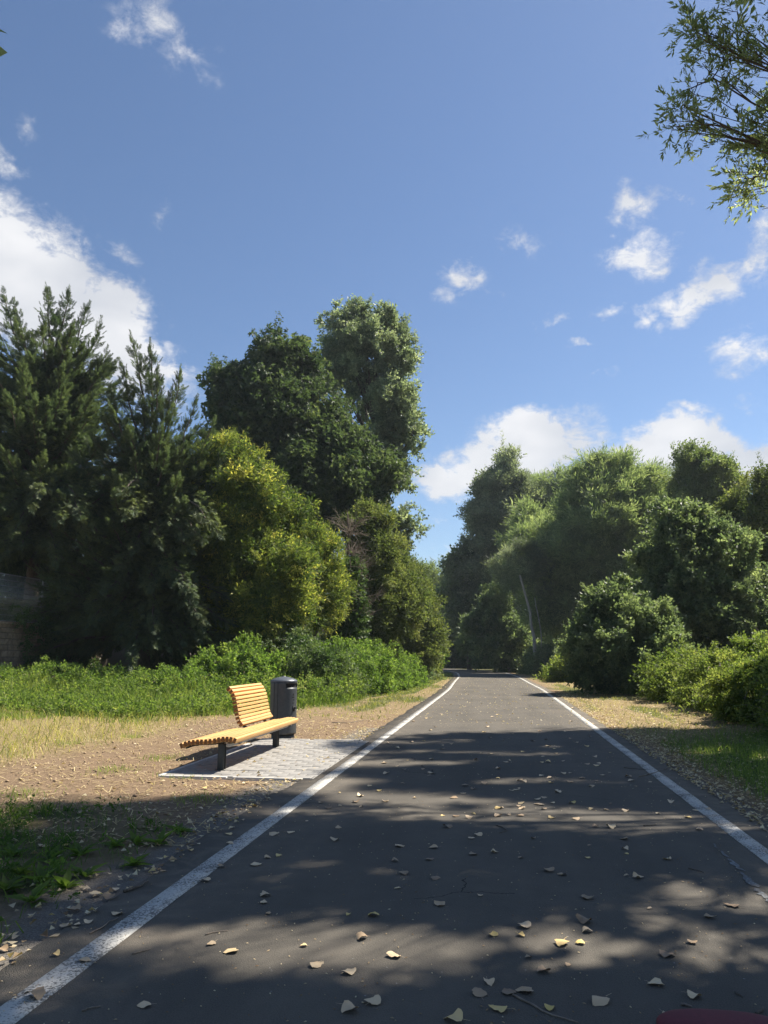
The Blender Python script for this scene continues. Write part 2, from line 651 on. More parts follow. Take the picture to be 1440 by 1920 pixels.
M['litter'] = leaf_mat('leaf_litter', [(0, (.16, .10, .05)), (.5, (.40, .30, .18)), (1, (.62, .53, .36))], .15, .7)


def dead_leaf_mat():
    m, N, L, P = new_mat('fallen_leaf')
    oi = N.new('ShaderNodeObjectInfo')
    r = ramp(N, [(0, (.13, .08, .045)), (.14, (.30, .20, .11)), (.30, (.58, .42, .25)), (.7, (.78, .60, .37)), (.88, (.74, .53, .20)), (1, (.62, .46, .10))])
    L.new(oi.outputs['Random'], r.inputs[0])
    tc = N.new('ShaderNodeTexCoord')
    n = noise_node(N, L, 60, 4, .6, tc.outputs['Object'])
    hf = N.new('ShaderNodeMath')
    hf.operation = 'MULTIPLY'
    hf.inputs[1].default_value = .55
    L.new(n.outputs['Fac'], hf.inputs[0])
    c = mixc(N, L, hf.outputs[0], r.outputs[0], (.46, .33, .20))
    L.new(c, P.inputs['Base Color'])
    P.inputs['Roughness'].default_value = .6
    return m


M['dead_leaf'] = dead_leaf_mat()
L3 = lambda a, b, c: [(0, a), (.5, b), (1, c)]
M['yew'] = leaf_mat('yew_needles', L3((.030, .050, .032), (.064, .090, .052), (.135, .155, .070)), .25, .6, .2)
M['yellowgreen'] = leaf_mat('yellowgreen_leaf', [(0, (.045, .072, .022)), (.45, (.105, .135, .034)), (.75, (.18, .20, .048)), (1, (.36, .33, .09))], .38, .6, .2)
M['chestnut'] = leaf_mat('chestnut_leaf', L3((.030, .050, .026), (.060, .086, .042), (.125, .150, .070)), .30, .55, .25)
M['poplar'] = leaf_mat('poplar_leaf', L3((.075, .102, .074), (.138, .170, .118), (.29, .32, .24)), .36, .45, .35)
M['olive'] = leaf_mat('olive_leaf', L3((.048, .068, .024), (.105, .128, .044), (.20, .205, .080)), .33, .6, .2)
M['ivy'] = leaf_mat('ivy_leaf', L3((.030, .058, .020), (.070, .112, .036), (.150, .185, .080)), .25, .5, .3)
M['bramble'] = leaf_mat('bramble_leaf', L3((.042, .078, .018), (.105, .165, .036), (.21, .26, .070)), .38, .6, .2)
M['bramble_lit'] = leaf_mat('bramble_leaf_bright', L3((.045, .072, .020), (.110, .145, .038), (.24, .25, .080)), .38, .6, .2)
M['silver'] = leaf_mat('silver_leaf', L3((.072, .092, .064), (.148, .172, .118), (.29, .315, .24)), .34, .5, .3)
M['willow'] = leaf_mat('willow_leaf', L3((.074, .106, .054), (.148, .186, .094), (.27, .30, .175)), .4, .55, .3)
M['willow_near'] = leaf_mat('near_willow_leaf', L3((.085, .105, .060), (.185, .210, .120), (.32, .33, .19)), .55, .45, .4)
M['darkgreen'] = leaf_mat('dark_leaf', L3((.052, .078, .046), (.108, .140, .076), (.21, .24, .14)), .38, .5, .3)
M['palewillow'] = leaf_mat('pale_willow_leaf', L3((.055, .085, .030), (.12, .15, .060), (.20, .225, .10)), .35, .5)
M['grass'] = leaf_mat('grass_blade', L3((.045, .080, .018), (.110, .158, .036), (.24, .25, .085)), .40, .6, .2)
M['grass_dry'] = leaf_mat('dry_grass_blade', L3((.10, .13, .03), (.30, .27, .08), (.52, .43, .20)), .3, .6)

# ------------------------------------------------------------------ path course
_cy = np.array([-60, 0, 33, 42, 54.5, 64, 68, 73, 78, 83, 87, 90, 92.5])
_cx = np.array([0, -.03, -.03, -.29, -.55, -1.12, -1.55, -2.5, -4.1, -7.0, -11.5, -19, -34])


def path_pts():
    t = np.linspace(0, len(_cy) - 1, 400)
    k = np.arange(len(_cy))
    y = np.interp(t, k, _cy)
    x = np.interp(t, k, _cx)
    for _ in range(60):
        x[1:-1] = .25 * x[:-2] + .5 * x[1:-1] + .25 * x[2:]
        y[1:-1] = .25 * y[:-2] + .5 * y[1:-1] + .25 * y[2:]
    return np.stack([x, y], 1)


PATH = path_pts()
_tg = np.gradient(PATH, axis=0)
_tg /= np.linalg.norm(_tg, axis=1, keepdims=True)
NRM = np.stack([_tg[:, 1], -_tg[:, 0]], 1)     # to the right of travel


def cx_at(y):
    return np.interp(y, PATH[:, 1], PATH[:, 0])


def strip(name, o0, o1, z0, z1, mat, wob=0.0, seed=0):
    n = len(PATH)
    k = 9 if o1 - o0 > 1 else 1
    s = np.arange(n)
    w0 = wob * (vnoise(PATH[:, 1] * 2.3, s * 0.0, seed) - .5)
    w1 = wob * (vnoise(PATH[:, 1] * 2.3, s * 0.0 + 9, seed) - .5)
    A = PATH + NRM * (o0 + w0)[:, None]
    B = PATH + NRM * (o1 + w1)[:, None]
    cols = [np.column_stack([A, np.full(n, z0)])]
    for i in range(k + 1):
        t = i / k
        cols.append(np.column_stack([A * (1 - t) + B * t, np.full(n, z1)]))
    cols.append(np.column_stack([B, np.full(n, z0)]))
    V = np.stack(cols, 1)
    m = V.shape[1]
    i, j = np.meshgrid(np.arange(n - 1), np.arange(m - 1), indexing='ij')
    a = i * m + j
    return mesh_np(name, V.reshape(-1, 3), np.stack([a, a + 1, a + m + 1, a + m], -1).reshape(-1, 4), mat)


# densify the near stretch of the path so its edge can be uneven
def _dens():
    global PATH, NRM
    y = np.concatenate([np.linspace(-40, 0, 20, endpoint=False), np.linspace(0, 40, 260, endpoint=False)])
    near = np.column_stack([cx_at(y), y])
    far = PATH[PATH[:, 1] >= 40]
    PATH = np.vstack([near, far])
    tg = np.gradient(PATH, axis=0)
    tg /= np.linalg.norm(tg, axis=1, keepdims=True)
    NRM = np.stack([tg[:, 1], -tg[:, 0]], 1)


_dens()
road = strip('road', -2.33, 2.27, -.06, 0.0, M['asphalt'], .10, 3)
tag(road, 'dark asphalt cycle path running ahead and bending left', 'path', kind='structure')
ll = strip('edge_line', -2.06, -1.915, .0005, .004, M['line'], .008, 4)
lr = strip('edge_line', 1.885, 2.03, .0005, .004, M['line'], .008, 5)
for o in (ll, lr):
    o.parent = road
# thin smear of bluish paint on the asphalt
sm = MB()
pts = np.array([gr(1338, 1583), gr(1362, 1605), gr(1385, 1628), gr(1408, 1655), gr(1432, 1680), gr(1460, 1705)])[:, :2]
_r = np.random.default_rng(17)
kk = np.linspace(0, 5, 40)
pts = np.stack([np.interp(kk, np.arange(6), pts[:, q]) for q in (0, 1)], -1)
wd = np.interp(kk, np.arange(6), [.006, .014, .024, .028, .022, .016]) * _r.uniform(.25, 1.25, 40)
cs = _r.normal(0, .006, 40)
A = np.column_stack([pts[:, 0] - wd + cs, pts[:, 1] + wd + cs, np.full(40, .004)])
B = np.column_stack([pts[:, 0] + wd + cs, pts[:, 1] - wd + cs, np.full(40, .004)])
sm.add(np.vstack([A, B]), [[i, i + 1, i + 41, i + 40] for i in range(39) if i not in (3, 4, 9, 17, 26, 33)])
o = sm.build('paint_smear', M['smear'], road)

# ------------------------------------------------------------------ ground
PAD = (-4.13, -2.185, 9.28, 13.55)


def smooth(a, b, x):
    t = np.clip((x - a) / (b - a), 0, 1)
    return t * t * (3 - 2 * t)


def zones(X, Y):
    """gravel, green, dry weights (the rest is bare soil)"""
    dx = X - cx_at(Y)
    n1 = fbm(X * .9, Y * .6, 21) - .5
    n2 = fbm(X * 2.5, Y * 2.0, 31) - .5
    n3 = fbm(X * .35, Y * .25, 41) - .5
    left = dx < 0
    g = np.where(left, smooth(-2.85, -2.45, dx + n1 * .7), smooth(2.55, 2.32, dx + n1 * .3)) * (Y < 16)
    # left: tall green beyond the front line
    fy = np.interp(X, [-20, -11.6, -8.2, -6.7, -5.0, -3.9], [17.6, 17.3, 17.0, 18.8, 22.1, 30])
    green_l = smooth(-.6, 1.2, Y - fy + n1 * 2.5) * (X < -3.2)
    weeds = smooth(1.15, .75, np.hypot((X + 4.0) / 1.6, (Y - 5.2) / 2.0) + n2 * .6) * (.25 + .5 * smooth(.4, .6, fbm(X * 2.6, Y * 2.6, 75)))
    dry_l = smooth(-2.6, -.2, Y - fy + n1 * 4) * .6
    dry_l = np.maximum(dry_l, smooth(-6.0, -7.4, X + n1 * 2.0) * smooth(8, 9.5, Y + n2) * .9)
    verge = smooth(17, 22, Y + n1 * 4) * (.55 + 1.2 * n2)
    dry_l = np.maximum(dry_l, verge)
    green_v = smooth(18, 23, Y) * smooth(.50, .68, fbm(X * 1.1, Y * .35, 51)) * .8
    gl = np.maximum(np.maximum(green_l, weeds), green_v)
    # right verge
    gp = smooth(1.2, .6, np.hypot((X - 3.9) / 1.3, (Y - 11) / 4.2) + n2 * .5)
    grr = np.maximum(gp, smooth(.52, .70, fbm(X * 1.3, Y * .4, 61)) * .75)
    dr = np.clip(.8 + n2 * .9, 0, 1) * smooth(2.35, 2.75, dx)
    far = smooth(60, 90, np.hypot(X, Y))
    gr_ = np.where(left, gl, grr)
    dr_ = np.where(left, dry_l, dr)
    return np.clip(g, 0, 1), np.clip(np.maximum(gr_, far * .8), 0, 1), np.clip(dr_, 0, 1)


def ground_h(X, Y):
    dx = X - cx_at(Y)
    g, gn, dr = zones(X, Y)
    edge = smooth(2.35, 3.3, np.abs(dx))
    h = -.012 + edge * (.03 * (fbm(X * 1.2, Y * 1.2, 7) - .5) * 2)
    h += edge * .045 * (fbm(X * 7, Y * 7, 9, 3) - .5) * (1 - gn * .5)
    h += smooth(3.5, 9, dx) * .25
    h += smooth(5.5, 14, -dx) * .22 * smooth(12, 20, Y)
    h = np.where(np.abs(dx) < 2.2, -.055, h)
    pad = (X > PAD[0] - .02) & (X < PAD[1] + .1) & (Y > PAD[2] - .02) & (Y < PAD[3] + .02)
    h = np.where(pad, -.07, np.where((X > PAD[0] - .3) & (X < PAD[1]) & (Y > PAD[2] - .3) & (Y < PAD[3] + .3), np.minimum(h, .004), h))
    bend = (Y > 70) & (Y < 96) & (X < 6)
    return np.where(bend, -.06, h)


def axis(d0, d1, s, f, lim0, lim1):
    a = list(np.arange(d0, d1, s))
    x, st = d1, s
    while x < lim1:
        a.append(x)
        st *= f
        x += st
    a.append(lim1)
    x, st, b = d0, s, []
    while x > lim0:
        st *= f
        x -= st
        b.append(max(x, lim0))
    return np.array(b[::-1] + a)


gx = axis(-9, 5.5, .10, 1.07, -700, 700)
gy = axis(2.6, 18, .11, 1.06, -600, 700)
GX, GY = np.meshgrid(gx, gy, indexing='ij')
GZ = ground_h(GX, GY)
n0, n1_ = GX.shape
i, j = np.meshgrid(np.arange(n0 - 1), np.arange(n1_ - 1), indexing='ij')
a = i * n1_ + j
ground = mesh_np('ground', np.stack([GX, GY, GZ], -1).reshape(-1, 3), np.stack([a, a + n1_, a + n1_ + 1, a + 1], -1).reshape(-1, 4), M['ground'], smooth=True)
zg, zn, zd = zones(GX.ravel(), GY.ravel())
ca = ground.data.attributes.new('zone', 'FLOAT_COLOR', 'POINT')
ca.data.foreach_set('color', np.stack([zg, zn, zd, np.ones_like(zg)], -1).astype(np.float32).ravel())
tag(ground, 'bare brown soil and dry grass verges beside the path', 'ground', kind='structure')

# ------------------------------------------------------------------ paved pad under the bench
pad = bpy.data.objects.new('paved_pad', None)
COL.objects.link(pad)
pad.location = (-3.25, 11.4, 0)
tag(pad, 'pale concrete block pad under the bench beside the path', 'pavement', kind='structure')
b = MB()
b.box(((PAD[0] + PAD[1]) / 2, (PAD[2] + PAD[3]) / 2, -.028), (PAD[1] - PAD[0] - .01, PAD[3] - PAD[2] - .01, .05))
b.build('joint_bed', M['bed'], pad)
KW = .06
pr = np.random.default_rng(4)
pm = MB()
PL, PW = .232, .165
pm.box((0, 0, 0), (PL - .009, PW - .009, .05))
pav0 = pm.build('paver', M['paver'], pad, bevel=.004)
first = True
row, y = 0, PAD[2] + KW + PW / 2
while y < PAD[3] - PW / 2:
    x0 = PAD[0] + KW
    off = (row % 2) * PL / 2
    x = x0 - off
    while x < PAD[1] - .02:
        a_, b_ = max(x, x0), min(x + PL, PAD[1] - .004)
        if b_ - a_ > .012:
            if first:
                o = pav0
                first = False
            else:
                o = pav0.copy()
                COL.objects.link(o)
            o.matrix_parent_inverse = Matrix.Translation(-Vector(pad.location))
            o.location = ((a_ + b_) / 2, y, -.017 + pr.normal(0, .0018))
            o.scale.x = (b_ - a_) / PL
            o.rotation_euler = (pr.normal(0, .006), pr.normal(0, .006), pr.normal(0, .005))
        x += PL
    y += PW
    row += 1
km = MB()
km.box((0, 0, 0), (.86, KW - .008, .16))
k0 = km.build('kerb_stone', M['kerb'], pad, bevel=.006)
ks = []
for q in range(2):
    ks.append(((PAD[0] + .46 + q * .93, PAD[2] + KW / 2 - .004, -.068), 0))
    ks.append(((PAD[0] + .46 + q * .93, PAD[3] - KW / 2 + .004, -.068), 0))
yy = PAD[2] + KW + .43
while yy < PAD[3] - .4:
    ks.append(((PAD[0] + KW / 2 - .004, yy, -.07), R(90)))
    yy += .87
for q, (loc, rz) in enumerate(ks):
    o = k0 if q == 0 else k0.copy()
    if q:
        COL.objects.link(o)
    o.matrix_parent_inverse = Matrix.Translation(-Vector(pad.location))
    o.location = loc
    o.rotation_euler = (0, 0, rz)

# ------------------------------------------------------------------ bench
bench = empty('park_bench', (-3.6, 11.2, 0), 'wooden slatted lounge bench on two dark steel legs, on the paved pad', 'bench')


def slat(x, z, ang, y0, y1, w=.040, d=.066, nm='slat'):
    s_ = MB()
    s_.box((0, 0, 0), (w, y1 - y0, d))
    o_ = s_.build(nm, M['wood'], None, bevel=.004)
    o_.location = (x, (y0 + y1) / 2, z)
    o_.rotation_euler = (0, ang, 0)
    o_.parent = bench
    o_.matrix_parent_inverse = Matrix.Translation(-Vector(bench.location))
    return o_


Y0, YB, Y1 = 9.66, 11.22, 12.78
xs = -3.27 - .0555 * np.arange(14)
top = np.array([.418, .432, .436, .434, .425, .413, .405, .400, .398, .396, .390, .381, .367, .345]) + .003
for q in range(14):
    q0, q1 = max(q - 1, 0), min(q + 1, 13)
    slope = (top[q1] - top[q0]) / (xs[q1] - xs[q0])
    ang = -math.atan(slope)
    if q == 0:
        ang = .34
    y1 = Y1 if q < 8 else YB - .02
    jit = pr.normal(0, .003)
    slat(xs[q] + math.sin(ang) * -.033, top[q] - .033 * math.cos(ang), ang, Y0 + jit, y1 + jit)
# backrest profile: from the seat up and over
bp = [(-3.705, .415), (-3.735, .455), (-3.757, .508), (-3.772, .563), (-3.785, .618), (-3.797, .673), (-3.809, .728), (-3.823, .782), (-3.843, .835), (-3.872, .884), (-3.912, .925)]
for q, (x, z) in enumerate(bp):
    p0, p1 = bp[max(q - 1, 0)], bp[min(q + 1, len(bp) - 1)]
    tx, tz = p1[0] - p0[0], p1[1] - p0[1]
    phi = math.atan2(tz, tx)           # tangent direction of the profile
    # the slat's long section side lies along the profile normal
    ang = -(phi)
    slat(x - .02, z + .03, ang, YB, Y1, .040, .066)
for yq in (YB + .25, Y1 - .28):
    st = MB()
    poly = [(-3.44, .36), (-3.62, .345), (-3.745, .40), (-3.80, .50), (-3.835, .65), (-3.86, .80), (-3.95, .93)]
    for q in range(len(poly) - 1):
        (xa, za), (xb, zb) = poly[q], poly[q + 1]
        ln = math.hypot(xb - xa, zb - za)
        ry = -math.atan2(zb - za, xb - xa)
        st.box(((xa + xb) / 2 - .012, yq, (za + zb) / 2), (ln + .008, .010, .035), Matrix.Rotation(ry, 3, 'Y'))
    st.build('back_bracket', M['steel'], bench)
for yq in (Y0 + .18, 12.33):
    lg = MB()
    lg.box((-3.515, yq, .165), (.085, .012, .33))
    lg.box((-3.515, yq + .078, .165), (.085, .012, .33))
    lg.box((-3.553, yq + .039, .165), (.010, .066, .33))
    lg.box((-3.515, yq + .039, .006), (.15, .16, .008))
    lg.build('leg', M['steel'], bench, bevel=.002)
    ar = MB()
    for q in range(13):
        xa, xb = xs[q], xs[q + 1]
        if yq > 11 and q > 7:
            break
        za, zb = top[q] - .080, top[q + 1] - .080
        ar.box(((xa + xb) / 2, yq + .039, (za + zb) / 2), (math.hypot(xb - xa, zb - za) + .006, .07, .022), Matrix.Rotation(-math.atan2(zb - za, xb - xa), 3, 'Y'))
    ar.build('seat_bracket', M['steel'], bench)
rl = MB()
rl.box((-3.40, (Y0 + .1 + 12.6) / 2, .322), (.05, 12.6 - Y0 - .1, .045))
rl.build('rail', M['rail'], bench, bevel=.003)

# ------------------------------------------------------------------ litter bin
BC = np.array([-3.80, 13.80, 0])
lb = empty('litter_bin', (BC[0], BC[1], 0), 'round anthracite litter bin with domed lid behind the bench', 'litter bin')
n = 72
RB = .238
zz = np.array([.075, .10, .50, .84, .875, .945, .985])
aa = np.linspace(0, 2 * math.pi, n, endpoint=False)
V = np.stack([RB * np.cos(aa)[None] * np.ones((len(zz), 1)), RB * np.sin(aa)[None] * np.ones((len(zz), 1)), np.repeat(zz[:, None], n, 1)], -1).reshape(-1, 3) + BC
face_dir = R(-25)
Q = []
for q in range(len(zz) - 1):
    for k in range(n):
        am = (aa[k] + math.pi / n - face_dir + math.pi) % (2 * math.pi) - math.pi
        if zz[q] > .86 and zz[q + 1] < .96 and abs(am) < R(38):
            continue
        Q.append([q * n + k, q * n + (k + 1) % n, (q + 1) * n + (k + 1) % n, (q + 1) * n + k])
body = mesh_np('body', V, np.array(Q), M['bin'], lb, smooth=True)
so = body.modifiers.new('thick', 'SOLIDIFY')
so.thickness = .006
so.offset = -1
b = MB()
b.lathe([(RB - .02, .09), (RB - .02, .97)], 48, BC)
b.build('liner', M['black'], lb, smooth=True)
b = MB()
b.lathe([(RB + .004, .976), (RB + .007, .985), (RB + .004, .997), (.20, 1.022), (.14, 1.046), (.07, 1.062), (.0, 1.066)], 64, BC)
b.build('lid', M['lid'], lb, smooth=True)
b = MB()
b.lathe([(.0, 1.064), (.03, 1.064), (.03, 1.074), (.0, 1.076)], 20, BC)
b.build('lid_knob', M['rail'], lb)
b = MB()
b.lathe([(RB - .035, -.02), (RB - .035, .08), (0, .08)], 48, BC)
b.build('base', M['steel'], lb, smooth=False)
for ang in (-118, -100):
    a_ = R(ang)
    b = MB()
    b.box((BC[0] + (RB + .001) * math.cos(a_), BC[1] + (RB + .001) * math.sin(a_), .53), (.004, .007, .87), Matrix.Rotation(a_, 3, 'Z'))
    b.build('door_seam', M['black'], lb)


def bin_patch(name, a0, a1, z0, z1, mat, lift=.002, th=None):
    k = 6
    an = np.linspace(R(a0), R(a1), k + 1)
    V_ = np.array([[BC[0] + (RB + lift) * math.cos(t), BC[1] + (RB + lift) * math.sin(t), z_] for z_ in (z0, z1) for t in an])
    o_ = mesh_np(name, V_, np.array([[q, q + 1, q + k + 2, q + k + 1] for q in range(k)]), mat, lb)
    if th:
        s2 = o_.modifiers.new('thick', 'SOLIDIFY')
        s2.thickness = th
        s2.offset = 1
    return o_


# small black pictogram of a figure above a basket
bin_patch('pictogram', -32, -25, .735, .775, M['black'])
bin_patch('pictogram', -36, -22, .70, .72, M['black'])
bin_patch('pictogram', -30, -22, .655, .672, M['black'])
bin_patch('pictogram', -34, -24, .605, .617, M['black'])
bin_patch('lock_plate', -30, -18, .47, .56, M['black'], .001, .006)
b = MB()
a_ = R(-20)
b.box((BC[0] + (RB + .018) * math.cos(a_), BC[1] + (RB + .018) * math.sin(a_), .525), (.035, .035, .026), Matrix.Rotation(a_, 3, 'Z'))
b.build('lock', M['black'], lb, bevel=.003)

# ------------------------------------------------------------------ foliage machinery
def leaf_shape(l, w, fold=.25):
    """a small pointed leaf of four triangles along +y"""
    V_ = np.array([[0, 0, 0], [w * .5, l * .4, fold * w], [0, l * .45, 0], [-w * .5, l * .4, fold * w], [0, l, -.08 * l]])
    T_ = np.array([[0, 1, 2], [0, 2, 3], [2, 1, 4], [3, 2, 4]])
    return V_, T_


def diamond(l, w, fold=.2):
    V_ = np.array([[0, 0, 0], [w * .5, l * .45, fold * w], [0, l, 0], [-w * .5, l * .45, fold * w]])
    return V_, np.array([[0, 1, 2], [0, 2, 3]])


def rot_from(axis_, roll):
    """(n,3) axis -> (n,3,3) matrices whose y column is the axis"""
    y_ = axis_ / (np.linalg.norm(axis_, axis=1, keepdims=True) + 1e-9)
    ref = np.where(np.abs(y_[:, 2:3]) < .9, np.array([[0, 0, 1.0]]), np.array([[1.0, 0, 0]]))
    x_ = np.cross(y_, ref)
    x_ /= np.linalg.norm(x_, axis=1, keepdims=True) + 1e-9
    z_ = np.cross(x_, y_)
    c_, s_ = np.cos(roll)[:, None], np.sin(roll)[:, None]
    x2 = x_ * c_ + z_ * s_
    z2 = -x_ * s_ + z_ * c_
    return np.stack([x2, y_, z2], -1)


def cluster(r, m, shape, l, w, spread=.35, droop=0.0, side=75):
    """a twig tip with m leaves; unit size about 1"""
    Vs, Ts, tn, k = [], [], [], 0
    V0, T0 = shape(l, w)
    for q in range(m):
        t = (q + .5) / m
        a_ = r.uniform(0, 2 * math.pi)
        tilt = R(side) * (1 - .6 * t) * r.uniform(.6, 1.2)
        d = np.array([[math.sin(tilt) * math.cos(a_), math.cos(tilt), math.sin(tilt) * math.sin(a_) - droop]])
        Mx = rot_from(d, np.array([r.uniform(-1.2, 1.2)]))[0]
        org = np.array([r.normal(0, spread * .35), t * .75 - .2, r.normal(0, spread * .35)])
        Vs.append((V0 * r.uniform(.75, 1.2)) @ Mx.T + org)
        Ts.append(T0 + k)
        tn.append(np.full(len(V0), r.uniform(-.18, .18)))
        k += len(V0)
    return np.vstack(Vs), np.vstack(Ts), np.concatenate(tn)


def spray(r, pairs=8):
    """a feathery conifer shoot, unit length along +y"""
    Vs, Ts, tn, k = [], [], [], 0
    V0, T0 = diamond(1, .05, .3)
    Vs.append(V0 * np.array([1, 1, 1]))
    Ts.append(T0)
    tn.append(np.full(4, -.15))
    k = 4
    for q in range(pairs):
        t = .08 + .86 * q / pairs
        for s_ in (-1, 1):
            ln = (.46 - .30 * t) * r.uniform(.75, 1.2)
            Vq, Tq = diamond(ln, .060, .35)
            d = np.array([[s_ * r.uniform(.55, .85), .75, r.normal(-.12, .22)]])
            Mx = rot_from(d, np.array([r.uniform(-.7, .7)]))[0]
            Vs.append(Vq @ Mx.T + np.array([0, t, r.normal(0, .01)]))
            Ts.append(Tq + k)
            tn.append(np.full(4, r.uniform(-.1, .22)))
            k += 4
    return np.vstack(Vs), np.vstack(Ts), np.concatenate(tn)


def twiggy(r, m, shape, l, w, twigs=5, cone=.9, droop=0.0, side=70):
    """a leafy twig tip: a few sub-twigs, each carrying leaves; about one unit across"""
    Vs, Ts, tn, k = [], [], [], 0
    V0, T0 = shape(l, w)
    per = max(2, m // twigs)
    for q in range(twigs):
        d = unit(np.array([r.normal(0, cone), 1.0, r.normal(0, cone) - droop]))
        ln = r.uniform(.55, 1.0)
        for e in range(per):
            t = (e + r.uniform(.2, 1)) / per
            org = d * ln * (t - .15) + r.normal(0, .035, 3)
            a_ = r.uniform(0, 2 * math.pi)
            tilt = R(side) * r.uniform(.35, 1.2) * (1.1 - .5 * t)
            Mb = rot_from(d[None], np.array([0.0]))[0]
            ax = Mb @ np.array([math.sin(tilt) * math.cos(a_), math.cos(tilt), math.sin(tilt) * math.sin(a_)]) + np.array([0, 0, -droop * .6])
            Mx = rot_from(ax[None], np.array([r.uniform(-1.3, 1.3)]))[0]
            Vs.append((V0 * r.uniform(.7, 1.25)) @ Mx.T + org)
            Ts.append(T0 + k)
            tn.append(np.full(len(V0), r.uniform(-.2, .2)))
            k += len(V0)
    return np.vstack(Vs), np.vstack(Ts), np.concatenate(tn)


def palmate(r, whorls=6):
    """big leaves of five to seven drooping leaflets round a stalk end"""
    Vs, Ts, tn, k = [], [], [], 0
    for q in range(whorls):
        org = np.array([r.normal(0, .32), r.uniform(-.1, .75), r.normal(0, .32)])
        nrm = unit(np.array([r.normal(0, .5), r.normal(.5, .4), r.normal(0, .5)]))
        Mb = rot_from(nrm[None], np.array([r.uniform(0, 6.28)]))[0]
        tt = r.uniform(-.18, .2)
        for e in range(6):
            a_ = -2.2 + 4.4 * e / 5 + r.normal(0, .1)
            V0, T0 = diamond(.36 * r.uniform(.8, 1.15) * (1 - .25 * abs(a_) / 2.2), .14, .25)
            ax = Mb @ np.array([math.sin(a_), -.45 + r.normal(0, .1), math.cos(a_)])
            Mx = rot_from(ax[None], np.array([r.normal(0, .4)]))[0]
            Vs.append(V0 @ Mx.T + org)
            Ts.append(T0 + k)
            tn.append(np.full(4, tt + r.normal(0, .05)))
            k += 4
    return np.vstack(Vs), np.vstack(Ts), np.concatenate(tn)


def unit(v):
    return v / (np.linalg.norm(v, axis=-1, keepdims=True) + 1e-9)


_pr = np.random.default_rng(77)
PROTO = {
    'broad': [twiggy(_pr, 30, diamond, .25, .18) for _ in range(5)],
    'small': [twiggy(_pr, 40, diamond, .17, .11, 6) for _ in range(5)],
    'palm': [palmate(_pr) for _ in range(5)],
    'willow': [twiggy(_pr, 40, diamond, .30, .055, 6, .6, side=45) for _ in range(5)],
    'willow_near': [cluster(_pr, 8, leaf_shape, .56, .17, side=60, spread=.15) for _ in range(5)],
    'frond': [twiggy(_pr, 36, diamond, .24, .09, 5, .9, .15, 85) for _ in range(5)],
    'ivy': [twiggy(_pr, 24, leaf_shape, .22, .21, 4, .9, .2, 90) for _ in range(5)],
    'bramble': [twiggy(_pr, 26, leaf_shape, .23, .15, 4, .8, .1, 90) for _ in range(5)],
    'spray': [spray(_pr, 15) for _ in range(5)],
}
GROUPS = {}


def proto_group(key):
    """node group that sets one of the twig prototypes of this kind on every point of a crown"""
    if key in GROUPS:
        return GROUPS[key]
    g = bpy.data.node_groups.new('twigs_' + key, 'GeometryNodeTree')
    g.interface.new_socket('Geometry', in_out='INPUT', socket_type='NodeSocketGeometry')
    ms = g.interface.new_socket('Material', in_out='INPUT', socket_type='NodeSocketMaterial')
    g.interface.new_socket('Geometry', in_out='OUTPUT', socket_type='NodeSocketGeometry')
    N, L = g.nodes, g.links
    gi, go = N.new('NodeGroupInput'), N.new('NodeGroupOutput')
    g2i = N.new('GeometryNodeGeometryToInstance')
    for q, (V0, T0, t0) in enumerate(PROTO[key]):
        po = mesh_np('twig_' + key, V0, T0, None, None, t0)
        COL.objects.unlink(po)
        oi = N.new('GeometryNodeObjectInfo')
        oi.inputs[0].default_value = po
        L.new(oi.outputs['Geometry'], g2i.inputs[0])
    iop = N.new('GeometryNodeInstanceOnPoints')

    def named(nm, typ):
        n_ = N.new('GeometryNodeInputNamedAttribute')
        n_.data_type = typ
        n_.inputs[0].default_value = nm
        return n_.outputs[0]
    rv = N.new('FunctionNodeRandomValue')
    rv.data_type = 'INT'
    for s_ in rv.inputs:
        if s_.name == 'Min' and s_.type == 'INT':
            s_.default_value = 0
        if s_.name == 'Max' and s_.type == 'INT':
            s_.default_value = len(PROTO[key]) - 1
    iout = [o_ for o_ in rv.outputs if o_.type == 'INT'][0]
    L.new(gi.outputs[0], iop.inputs['Points'])
    L.new(g2i.outputs[0], iop.inputs['Instance'])
    iop.inputs['Pick Instance'].default_value = True
    L.new(iout, iop.inputs['Instance Index'])
    L.new(named('rot', 'FLOAT_VECTOR'), iop.inputs['Rotation'])
    L.new(named('sc', 'FLOAT'), iop.inputs['Scale'])
    sm_ = N.new('GeometryNodeSetMaterial')
    L.new(iop.outputs[0], sm_.inputs['Geometry'])
    L.new(gi.outputs[1], sm_.inputs['Material'])
    L.new(sm_.outputs[0], go.inputs[0])
    GROUPS[key] = (g, ms.identifier)
    return GROUPS[key]


